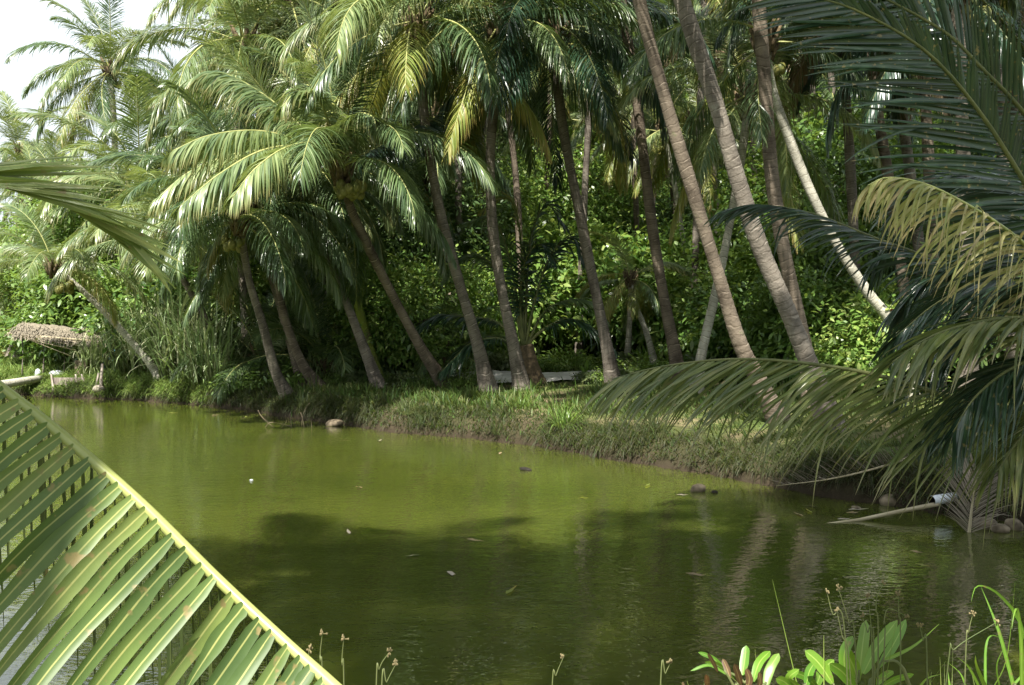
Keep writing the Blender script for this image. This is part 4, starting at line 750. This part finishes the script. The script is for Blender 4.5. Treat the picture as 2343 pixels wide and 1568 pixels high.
# right palm: crown just outside the frame
b_ = np.array((5.9, 6.4, float(terr(5.9, 6.4)) - .05)); ct = at(2640, 830, 6.6); top = ct - b_
root = thing('coconut_palm', 'near palm off the right edge, its dark fronds filling the right side', 'palm tree', b_)
link('trunk', trunk_mesh(np.array([(0, 0, 0), top * .5 + (.25, 0, -.05), top]), .2, .15, 'bark'), root)
link('leaf_bases', HEART, root, tuple(top))
c0 = (2640, 830, 6.6)
NR = [  # points, leaf material, rachis, kwargs
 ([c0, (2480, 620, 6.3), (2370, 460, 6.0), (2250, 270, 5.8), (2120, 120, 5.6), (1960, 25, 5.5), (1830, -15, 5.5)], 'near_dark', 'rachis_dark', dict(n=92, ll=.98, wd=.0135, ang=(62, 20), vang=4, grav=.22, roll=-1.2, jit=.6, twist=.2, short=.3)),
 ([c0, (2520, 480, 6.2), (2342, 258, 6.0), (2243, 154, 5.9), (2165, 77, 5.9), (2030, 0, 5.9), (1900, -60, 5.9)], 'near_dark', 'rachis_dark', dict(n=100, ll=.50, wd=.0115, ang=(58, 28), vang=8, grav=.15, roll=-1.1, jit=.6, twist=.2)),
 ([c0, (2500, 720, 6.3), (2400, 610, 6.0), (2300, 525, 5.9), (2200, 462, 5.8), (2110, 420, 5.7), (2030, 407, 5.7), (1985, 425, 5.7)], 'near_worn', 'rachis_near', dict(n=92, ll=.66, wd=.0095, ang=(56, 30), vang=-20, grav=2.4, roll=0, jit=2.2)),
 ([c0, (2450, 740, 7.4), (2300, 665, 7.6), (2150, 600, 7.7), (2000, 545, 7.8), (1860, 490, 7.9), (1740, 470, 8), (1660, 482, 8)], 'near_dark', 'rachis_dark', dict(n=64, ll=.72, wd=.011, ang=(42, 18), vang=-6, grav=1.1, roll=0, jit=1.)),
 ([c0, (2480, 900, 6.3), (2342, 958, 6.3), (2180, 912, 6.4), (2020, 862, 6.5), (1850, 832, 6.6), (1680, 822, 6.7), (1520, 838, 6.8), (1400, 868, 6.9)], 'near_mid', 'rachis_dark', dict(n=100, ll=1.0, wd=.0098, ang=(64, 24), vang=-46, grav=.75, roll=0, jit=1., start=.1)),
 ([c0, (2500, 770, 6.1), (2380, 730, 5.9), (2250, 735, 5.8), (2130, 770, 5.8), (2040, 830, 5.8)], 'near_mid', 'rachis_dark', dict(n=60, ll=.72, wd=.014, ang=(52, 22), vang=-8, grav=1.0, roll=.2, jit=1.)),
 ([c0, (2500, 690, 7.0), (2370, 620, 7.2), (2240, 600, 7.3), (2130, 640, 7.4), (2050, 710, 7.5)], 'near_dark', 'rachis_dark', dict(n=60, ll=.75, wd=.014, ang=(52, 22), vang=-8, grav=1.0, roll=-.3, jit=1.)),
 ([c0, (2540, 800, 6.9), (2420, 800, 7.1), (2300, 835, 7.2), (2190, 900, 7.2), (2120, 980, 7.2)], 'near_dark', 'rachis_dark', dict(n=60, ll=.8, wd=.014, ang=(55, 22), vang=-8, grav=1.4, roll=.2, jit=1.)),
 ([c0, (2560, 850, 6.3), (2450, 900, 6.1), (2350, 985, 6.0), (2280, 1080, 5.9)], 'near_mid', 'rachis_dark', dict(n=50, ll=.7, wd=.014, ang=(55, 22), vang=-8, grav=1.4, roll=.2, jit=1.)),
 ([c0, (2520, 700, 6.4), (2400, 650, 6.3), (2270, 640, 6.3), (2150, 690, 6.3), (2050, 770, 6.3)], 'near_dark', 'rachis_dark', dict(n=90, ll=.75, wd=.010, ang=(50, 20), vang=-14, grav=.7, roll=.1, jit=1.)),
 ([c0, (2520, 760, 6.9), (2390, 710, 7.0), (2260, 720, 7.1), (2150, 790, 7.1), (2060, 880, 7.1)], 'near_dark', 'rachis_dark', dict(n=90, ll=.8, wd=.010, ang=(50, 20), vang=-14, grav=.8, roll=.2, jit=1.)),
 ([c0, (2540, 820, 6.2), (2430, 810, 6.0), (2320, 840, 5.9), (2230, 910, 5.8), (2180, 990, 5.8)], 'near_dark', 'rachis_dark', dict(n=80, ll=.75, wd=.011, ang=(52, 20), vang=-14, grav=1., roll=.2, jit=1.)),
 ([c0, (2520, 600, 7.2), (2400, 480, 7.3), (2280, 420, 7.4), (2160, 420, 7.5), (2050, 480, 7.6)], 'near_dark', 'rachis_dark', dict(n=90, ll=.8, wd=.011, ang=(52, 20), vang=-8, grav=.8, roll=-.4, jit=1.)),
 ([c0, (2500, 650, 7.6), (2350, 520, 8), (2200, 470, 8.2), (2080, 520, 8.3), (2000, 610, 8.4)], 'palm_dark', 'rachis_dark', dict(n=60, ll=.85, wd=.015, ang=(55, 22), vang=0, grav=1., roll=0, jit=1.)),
]
for pts, ml_, mr_, kw in NR:
    kw = dict(kw); kw.setdefault('start', .08); cfrond(root, b_, pts, ml_, mr_, seg=7, fold=.3, rr=.026, kr=7, **kw)
for az, el_ in ((0, 60), (40, 30), (-40, 20), (80, 50), (-80, 10), (20, -10)): put_frond(root, tuple(top), az, el_, .8, 'palm_dark')

# ------------------------------------------------------------------ things on the water and right bank
def tube_thing(name, label, cat, pts, r, mt, k=8, group=None):
    P = np.array(pts, float); g = Geo(); tube(g, P - P[0], r, k); return tag(link(name, g.mesh(name, [M[mt]]), None, tuple(P[0])), label, cat, group)
tube_thing('bamboo_pole', 'long pale pole slanting out of the water beside the right bank', 'pole', [(wat(1840, 1200) + (-.03,)), (wat(1965, 1192) + (.01,)), at(2050, 1172, wat(2050, 1192)[1] + .05), at(2145, 1153, wat(2145, 1192)[1] + .25)], [.012, .02, .024, .026], 'bamboo')
dp = hit(2170, 1140); p0 = at(2130, 1146, dp - .15); p1 = at(2215, 1132, dp + .1)
g = Geo(); ax = nrm(p1 - p0)
for rr_, fl in ((.055, 1), (.047, -1)):
    th = np.linspace(0, 2 * np.pi, 16, endpoint=False); A = nrm(np.cross(ax, (0, 0, 1.))); B = np.cross(A, ax)
    V = np.array([[q + rr_ * (math.cos(t) * A + math.sin(t) * B) - p0 for t in th] for q in (p0, p0 + (p1 - p0) * 1.35)])
    j = np.arange(16); g.add(V, np.stack([j, (j + 1) % 16, 16 + (j + 1) % 16, 16 + j], -1), 0 if fl > 0 else 1)
tag(link('drain_pipe', g.mesh('drain_pipe', [M['pvc'], M['bark_dark']]), None, tuple(p0)), 'short white plastic pipe poking out of the right bank', 'pipe')
def husk(label, x, y, r, sc=(1, 1, .85), mt='drycoco', up=.3, group=None, name='coconut'):
    X, Y = wat(x, y); g = Geo(); sphere(g, (0, 0, 0), r, 0, sc, 12, .06)
    o = tag(link(name, g.mesh(name, [M[mt]]), None, (X, Y, r * up)), label, 'coconut', group); o.rotation_euler = (random.uniform(-.2, .2), random.uniform(-.2, .2), random.uniform(0, 3)); return o
husk('pale round coconut floating against the bank left of the white pipe', 2033, 1155, .11)
husk('tan floating coconut out in the water below the hanging leaflets', 1597, 1124, .085, (1.2, .9, .8))
husk('small dark floating husk beside the tan floating coconut', 1634, 1128, .035, (1.5, 1, .7), 'bark_dark')
husk('rightmost coconut of the heap in the water by the dead frond', 2318, 1210, .095)
husk('middle coconut of the heap in the water by the dead frond', 2288, 1216, .08, (1.2, 1, .7))
husk('leftmost coconut of the heap, touching the dead frond', 2255, 1208, .10, (1.3, 1, .8))
husk('pinkish husk at the foot of the bank near the dry twigs', 765, 974, .14, (1.3, 1, .6))
husk('small floating husk in the dark reflection, mid pond', 1202, 1076, .06, (1.6, 1, .5), 'bark_dark', .2)
husk('tiny white float on the left part of the pond', 575, 1100, .022, (1.5, 1, .6), 'white', .3, name='float')
husk('flat bleached husk floating right of the fallen frond', 1958, 1164, .055, (1.6, 1, .4), 'drycoco', .2)
# small fallen leaves adrift
for k in range(34):
    t_ = random.uniform(SL[4], SL[-4]) if k < 24 else None
    if t_: x_ = float(np.interp(t_, SL, SH[:, 0])) - random.uniform(.1, 1.6); y_ = float(np.interp(t_, SL, SH[:, 1])) - random.uniform(.3, 1.4)
    else: x_, y_ = random.uniform(-2, 4), random.uniform(7, 14)
    g = Geo(); a_ = random.uniform(0, 6.28); dd = np.array((math.cos(a_), math.sin(a_), 0)); C = np.array([dd * q * random.uniform(.10, .24) / 3 + (0, 0, .006 + .006 * (q % 2)) for q in range(4)])
    strips(g, C[None], np.tile(np.array((-dd[1], dd[0], .15)), (1, 4, 1)), np.array([[.006, .02, .017, .003]]))
    if float(terr(x_, y_)) < -.02: tag(link('floating_leaf', g.mesh('floating_leaf', [M[['dry_grey', 'palm_dead', 'palm_yellow'][k % 3]]]), None, (x_, y_, .003)), 'small dead leaf adrift on the green water', 'leaf', 'dead leaves adrift on the pond')
# dead fronds
def dead(label, pts, n, ll, wd, ang, vang, grav, rr, **kw):
    P = np.array(pts, float); g = Geo(); frond(g, P - P[0], n=n, ll=ll, wd=wd, ang=ang, vang=vang, grav=grav, rr=rr, seg=4, **kw)
    tag(link('dead_frond', g.mesh('dead_frond', [M['dry_grey'], M['bamboo']]), None, tuple(P[0])), label, 'dead palm frond')
d1 = wat(1800, 1118)[1]
dead('dry grey frond lying along the foot of the right bank, tip at the water', [at(2120, 1034, d1 - .7), at(2010, 1070, d1 - .85), at(1900, 1096, d1 - .8), at(1775, 1112, d1 - .55)], 64, .5, .006, (62, 55), 28, .25, .02, start=.02, roll=-.5)
X0, Y0 = wat(2215, 1218)
dead('dry frond standing fan like out of the water by the heaped coconuts', [(X0, Y0, -.05), (X0 + .06, Y0 + .05, .3), (X0 + .14, Y0 + .12, .62)], 60, .60, .0055, (52, 30), 5, .2, .02, start=.05, heading=(0, 1, 0))
# dry twigs at the water edge
X0, Y0 = wat(690, 978); g = Geo()
for q in ((0, 0, 0), (-.15, .02, .0)): pass
for pts in ([(0, 0, -.02), (.02, 0, .22), (.10, .02, .42), (.16, .02, .48)], [(.05, 0, -.02), (.03, 0, .12), (-.02, 0, .3)], [(.2, 0, -.02), (.19, 0, .16)], [(-.75, .05, -.02), (-.6, 0, .1), (-.2, 0, .02)], [(-.2, 0, -.02), (-.22, 0, .2)], [(-.55, 0, -.01), (-.8, .05, .2), (-.88, .05, .34)], [(-.4, 0, 0), (-.3, 0, .12), (-.32, 0, .24)]):
    tube(g, spline(pts, 8), [.007] * 8, 5)
tag(link('dry_twigs', g.mesh('dry_twigs', [M['drycoco']]), None, (X0, Y0, 0)), 'bare pale twigs sticking out of the water at the left bend of the bank', 'twigs')

# ------------------------------------------------------------------ left shore bits
d_ = wat(60, 906)[1]
tube_thing('fallen_trunk', 'pale fallen palm trunk lying over the water at the left edge', 'log', [at(-160, 905, d_ - 1.5), at(-20, 884, d_ - .8), at(80, 868, d_ + .2), at(110, 866, d_ + 1.)], [.13, .12, .10, .09], 'bark_pale', 12)
# broken plank frame in the bank
b_ = at(155, 905, wat(155, 909)[1] + .2); b_[2] = 0
root = thing('broken_jetty', 'broken grey plank jetty against the left bank beside the fallen trunk', 'jetty', b_)
def box(g, c, s, mat=0):
    c = np.asarray(c, float); s = np.asarray(s, float) / 2
    V = [c + s * np.array(q) for q in ((-1, -1, -1), (1, -1, -1), (1, 1, -1), (-1, 1, -1), (-1, -1, 1), (1, -1, 1), (1, 1, 1), (-1, 1, 1))]
    g.add(V, [(0, 3, 2, 1), (4, 5, 6, 7), (0, 1, 5, 4), (1, 2, 6, 5), (2, 3, 7, 6), (3, 0, 4, 7)], mat)
for dx in (-.42, -.05, .25, .5):
    g = Geo(); tube(g, [(dx, 0, -.3), (dx + .02, 0, .2), (dx - .03 if dx < .4 else dx - .12, 0, .62 if dx != -.05 else .5)], [.03, .028, .02], 7); link('post', g.mesh('post', [M['plank']]), root)
g = Geo(); box(g, (.0, .06, .42), (.9, .04, .20)); link('plank', g.mesh('plank', [M['plank']], False), root)
g = Geo(); box(g, (.05, .03, .10), (1.3, .05, .12)); link('plank', g.mesh('plank', [M['bark_warm']], False), root)
# stake with pale float
b_ = at(228, 912, wat(228, 912)[1] - .2); b_[2] = 0
root = thing('mooring_stake', 'wooden stake with a pale grey sack on it in the left shallows', 'stake', b_)
g = Geo(); tube(g, [(.03, 0, -.3), (.03, 0, .3), (.08, 0, .95)], [.05, .05, .03], 8); tube(g, [(-.1, 0, .3), (-.02, 0, .7)], .025, 6); link('post', g.mesh('post', [M['plank']]), root)
g = Geo(); sphere(g, (0, -.05, .27), .17, 0, (1, .6, .62), 12, .12); link('sack', g.mesh('sack', [M['plank']]), root)
# thatched shelter
P = at(140, 800, 28.8); b_ = np.array((P[0], P[1], float(terr(P[0], P[1]))))
root = thing('thatched_shelter', 'low open shelter with ragged pinkish thatch on thin posts at the left', 'shelter', b_)
g = Geo(); nxx, nyy = 26, 10
u, v = np.meshgrid(np.linspace(-1.1, 1.35, nxx), np.linspace(-.8, .8, nyy), indexing='xy')
z = 1.55 - .42 * np.abs(v) ** 1.3 - .13 * (u + 1.1) + rng.normal(0, .025, u.shape) - .2 * np.clip(-.75 - u, 0, 1)
i = np.arange(nyy - 1)[:, None] * nxx + np.arange(nxx - 1)[None]
for dz, fl in ((0, 1), (-.07, 1)): g.add(np.stack([u, v, z + dz], -1), np.stack([i, i + 1, i + nxx + 1, i + nxx], -1))
rg = np.random.default_rng(5); n = 900; pu = rg.uniform(-1.1, 1.35, n); pv = rg.choice([-1, 1], n, p=[.75, .25]) * rg.uniform(.1, .82, n); pz = 1.57 - .42 * np.abs(pv) ** 1.3 - .13 * (pu + 1.1)
d = nrm(np.stack([rg.normal(0, .35, n) + .3, -np.ones(n) * .8, -rg.uniform(.2, .6, n)], -1)); C = np.stack([np.stack([pu, pv, pz], -1) + d * k * .14 for k in range(4)], 1)
strips(g, C, np.tile(np.array((1., 0, 0)), (n, 4, 1)), np.full((n, 4), .011))
link('roof', g.mesh('roof', [M['thatch']]), root)
for px_, py_ in ((-.85, -.6), (-.25, -.6), (.35, -.6), (1.1, -.6), (-.8, .6), (1.1, .6)):
    g = Geo(); tube(g, [(px_, py_, -.1), (px_ + .02, py_, .6), (px_, py_, 1.3 - .13 * (px_ + 1.1))], .035, 7); link('post', g.mesh('post', [M['plank']]), root)
g = Geo()
for q in range(7): tube(g, [(-1.15 + .1 * q, -.83, 1.22 - .03 * q), (1.4 - .12 * q, -.86, .98 + .05 * q - .02 * q * q)], .014, 5)
link('roof_pole', g.mesh('roof_pole', [M['bamboo']]), root)
for nm, lab, cat, dx, dy, s_, mt in (('water_drum', 'blue plastic sheet drum beside the shelter, right of its posts', 'drum', 1.55, -.2, (.3, .3, .95), 'blue'), ('sack', 'white bundled sack on the ground under the shelter', 'sack', .1, -.5, (.5, .3, .22), 'white'), ('sack', 'smaller pale sack leaning on a shelter post', 'sack', -.35, -.7, (.18, .18, .3), 'pvc'), ('crate', 'tan crate standing right of the shelter posts', 'crate', 1.05, -.95, (.35, .3, .5), 'drycoco')):
    x_, y_ = b_[0] + dx, b_[1] + dy; z_ = float(terr(x_, y_)); g = Geo()
    if nm == 'sack': sphere(g, (0, 0, s_[2] * .45), .5, 0, s_, 12, .08)
    elif nm == 'crate': 
        for kz in range(4): box(g, (0, 0, .07 + kz * .125), (s_[0] + .004 * (kz % 2), s_[1] + .004 * (kz % 2), .11))
        box(g, (0, 0, .24), (s_[0] - .03, s_[1] - .03, .44))
    else: tube(g, [(0, 0, 0), (0, 0, .3), (0, 0, .32), (0, 0, .6), (0, 0, .62), (0, 0, .9)], [.27, .27, .285, .285, .27, .26], 16)
    tag(link(nm, g.mesh(nm, [M[mt]], nm != 'crate'), None, (x_, y_, z_)), lab, cat)
# small red cloth in the bushes on the right
P = at(2055, 742, 18.6); g = Geo(); u, v = np.meshgrid(np.linspace(-.2, .2, 8), np.linspace(0, .3, 6)); i = np.arange(5)[:, None] * 8 + np.arange(7)[None]
for off in (0, .012): g.add(np.stack([u, off + .03 * np.sin(u * 20 + v * 8), v - .1 * np.abs(u)], -1), np.stack([i, i + 1, i + 9, i + 8], -1))
tag(link('cloth', g.mesh('cloth', [M['orange']]), None, tuple(P)), 'scrap of orange red cloth caught in the bushes at right', 'cloth')

# ------------------------------------------------------------------ foreground plants, bottom right
def cc(cx, cy): return 1451.7 + cx * .380, 1028 + cy * .380
def gz(P): return float(terr(P[0], P[1]))
def strap(g, pts, wpx, d, m=0, rnd=True, fold=.2, tilt=0., lean=0.):
    Q = np.array([at(*cc(x, y), d + lean * i) for i, (x, y) in enumerate(pts)]); Q = spline(Q, 12)
    D = nrm(np.gradient(Q, axis=0)); vw = nrm(np.array((0, 0, CAMH)) - Q); W = nrm(np.cross(D, vw)); Nb = np.cross(D, W); W = W * math.cos(tilt) + Nb * math.sin(tilt)
    w_ = wpx * (.48 if rnd else .38) / F * d / 2; q = np.linspace(0, 1, 12); wp = np.interp(q, [0, .12, .4, .85, .95, 1], [.3, .7, 1, .85, .5, .06]) if rnd else np.interp(q, [0, .3, 1], [1, .9, .05])
    strips(g, Q[None], W[None], (w_ * wp)[None], m, fold)
def plant(name, label, cat, base_px, d, leaves, mats, stems=(), group=None):
    bx = at(*cc(*base_px), d); b = np.array((bx[0], bx[1], gz(bx) - .02)); LV = []
    for lf in leaves:
        g = Geo(); strap(g, *lf[:2], d + random.uniform(-.12, .12), lf[2] if len(lf) > 2 else 0, lf[3] if len(lf) > 3 else True, .2, random.uniform(-.6, .6), random.uniform(-.04, .04))
        g.V[0] -= b; LV.append(g)
    g2 = Geo()
    for st in stems:
        Q = [(0, 0, 0)] + [at(*cc(x, y), d) - b for x, y in st]; tube(g2, spline(Q, 16), np.linspace(.008, .003, 16), 6)
    r_ = thing(name, label, cat, b, group); [link('leaf', q_.mesh('leaf', mats), r_) for q_ in LV]
    if stems: link('stem', g2.mesh('stem', [M['stem']]), r_)
FD = 2.75
plant('fern', 'lush fern with broad strap leaflets at the bottom right of centre', 'fern', (1300, 1700), FD,
      [([(1345, 1400), (1310, 1290), (1250, 1180)], 78), ([(1352, 1360), (1370, 1190), (1392, 1030)], 58), ([(1375, 1350), (1460, 1190), (1580, 1030)], 62), ([(1470, 1310), (1560, 1170), (1632, 1025)], 48),
       ([(1190, 1410), (1110, 1290), (1025, 1212)], 62), ([(1270, 1400), (1262, 1230), (1312, 1125)], 52), ([(1090, 1440), (1130, 1330), (1200, 1268)], 48), ([(1330, 1450), (1260, 1350), (1175, 1288)], 64),
       ([(1120, 1460), (1030, 1370), (915, 1335)], 44), ([(1000, 1440), (930, 1380), (990, 1325)], 40), ([(1030, 1430), (1050, 1340), (1080, 1290)], 46), ([(1460, 1420), (1500, 1370), (1555, 1335)], 40), ([(1470, 1440), (1570, 1385), (1680, 1355)], 36), ([(960, 1450), (900, 1400), (850, 1380)], 46)],
      [M['strap']], [[(1320, 1560), (1345, 1400), (1350, 1330)], [(1400, 1560), (1440, 1380), (1500, 1250)], [(1200, 1560), (1180, 1440), (1100, 1330)], [(1050, 1560), (1010, 1450), (930, 1370)]])
plant('fern', 'smaller fern with three upright strap leaflets, left of the lush one', 'fern', (720, 1700), FD + .1,
      [([(648, 1360), (662, 1270), (672, 1182)], 46), ([(712, 1400), (750, 1285), (815, 1215)], 46), ([(785, 1440), (815, 1320), (868, 1230)], 48), ([(560, 1340), (470, 1260), (382, 1222)], 24), ([(560, 1360), (450, 1300), (335, 1335)], 16), ([(600, 1380), (500, 1290), (420, 1280)], 16)],
      [M['strap']], [[(700, 1560), (650, 1400), (560, 1340), (480, 1290)], [(760, 1560), (780, 1440), (790, 1400)]])
plant('fern', 'cluster of reddish brown young fern leaflets beside the smaller fern', 'fern', (620, 1700), FD - .05,
      [([(575, 1380), (555, 1320), (530, 1262)], 30), ([(640, 1420), (620, 1350), (598, 1292)], 34), ([(500, 1340), (470, 1280), (438, 1228)], 20), ([(680, 1440), (690, 1380), (670, 1320)], 34), ([(740, 1450), (755, 1400), (748, 1340)], 26), ([(430, 1450), (436, 1400), (428, 1355)], 26), ([(300, 1460), (295, 1430), (288, 1400)], 14)],
      [M['red']], [[(620, 1560), (600, 1440), (540, 1330)], [(440, 1560), (432, 1450)]])
plant('tall_grass', 'tall bright grass with one big arching blade at the bottom right corner', 'grass plant', (2260, 1800), FD,
      [([(2280, 1420), (2200, 1120), (2140, 960), (2085, 830)], 24, 0, False), ([(2400, 1300), (2310, 1020), (2200, 880), (2110, 826), (2050, 832), (2025, 918)], 22, 0, False), ([(2330, 1450), (2325, 1150), (2305, 970), (2285, 985), (2270, 1080)], 24, 0, False),
       ([(2110, 1450), (2112, 1200), (2145, 1122), (2215, 1140)], 17, 0, False), ([(2120, 1450), (2060, 1310), (2050, 1240)], 26, 0, False), ([(2080, 1440), (2010, 1310), (1940, 1250)], 20, 0, False), ([(2250, 1450), (2340, 1350), (2400, 1240)], 18, 0, False), ([(2200, 1450), (2180, 1300), (2230, 1180)], 12, 0, False),
       ([(1500, 1275), (1680, 1185), (1832, 1052)], 24, 0, False), ([(1900, 1450), (1890, 1390), (1888, 1342)], 16, 0, False), ([(1700, 1450), (1760, 1380), (1840, 1355)], 14, 0, False), ([(2000, 1450), (1960, 1350), (1880, 1280)], 12, 0, False), ([(2150, 1450), (2240, 1250), (2290, 800)], 7, 0, False)],
      [M['strap']], [[(2280, 1560), (2290, 1450)], [(1700, 1560), (1600, 1300), (1500, 1275)]])
def sedge(pts, label, head=True, bent=False, d=2.6, px=True, grp='seed headed sedge stems'):
    tops = [at(*(cc(*p) if px else p), d) for p in pts]; b = np.array((tops[0][0] - (tops[-1][0] - tops[0][0]) * .6, d, gz(tops[0]) - .02)); g = Geo()
    Q = spline([np.zeros(3)] + [t - b for t in tops], 24); tube(g, Q, np.linspace(.0024, .0009, 24), 5)
    r_ = thing('sedge', label, 'sedge', b, grp); link('stem', g.mesh('stem', [M['stem']]), r_)
    if head:
        g = Geo(); e = Q[-1]; rg = np.random.default_rng(int(abs(e[0]) * 1000))
        for k in range(9):
            v_ = nrm(rg.normal(size=3) + np.array((0, 0, .7))) * rg.uniform(.003, .011); tube(g, [e, e + v_ * .6, e + v_], [.0008, .0012, .002], 5); sphere(g, e + v_, .0022, 0, (1, 1, 1.5), 5)
        link('seed_head', g.mesh('seed_head', [M['seed']]), r_)
for k, pts in enumerate(([(1300, 1420), (1245, 1110), (1215, 970)], [(1440, 1300), (1422, 1060), (1405, 885)], [(1465, 1250), (1452, 960), (1465, 870), (1500, 808)], [(1270, 1180), (1190, 990), (1158, 862)], [(1330, 1250), (1285, 1030), (1225, 838)], [(1500, 1250), (1500, 1050), (1530, 958), (1640, 1010)], [(1600, 1250), (1590, 1000), (1585, 880)], [(1760, 1300), (1735, 1150), (1715, 1060)], [(1990, 1300), (2010, 1100), (2035, 990)], [(1880, 1350), (1930, 1200), (2180, 1040)], [(1430, 1250), (1400, 1100), (1372, 1010)])):
    sedge(pts, 'thin sedge stem with tan seed head rising above the ferns at the bottom right')
sedge([(155, 1440), (185, 1350), (215, 1285)], 'short sedge with a fluffy tan head left of the smaller fern', grp=None, d=2.4)
for pts in ([(700, 1580), (703, 1520), (708, 1485)], [(738, 1590), (732, 1510), (737, 1450)], [(787, 1590), (782, 1520), (786, 1462)], [(860, 1600), (868, 1530), (890, 1492)], [(872, 1600), (885, 1560), (905, 1520)]):
    sedge(pts, 'thin sedge stem beside the end of the big near frond at the bottom', px=False, d=2.3, grp='sedge stems by the big near frond')
sedge([(1262, 1600), (1272, 1545), (1288, 1505)], 'lone tan headed sedge at the bottom edge, centre', px=False, grp=None)
print('objects', len(S.objects), 'hill trees', cnt)
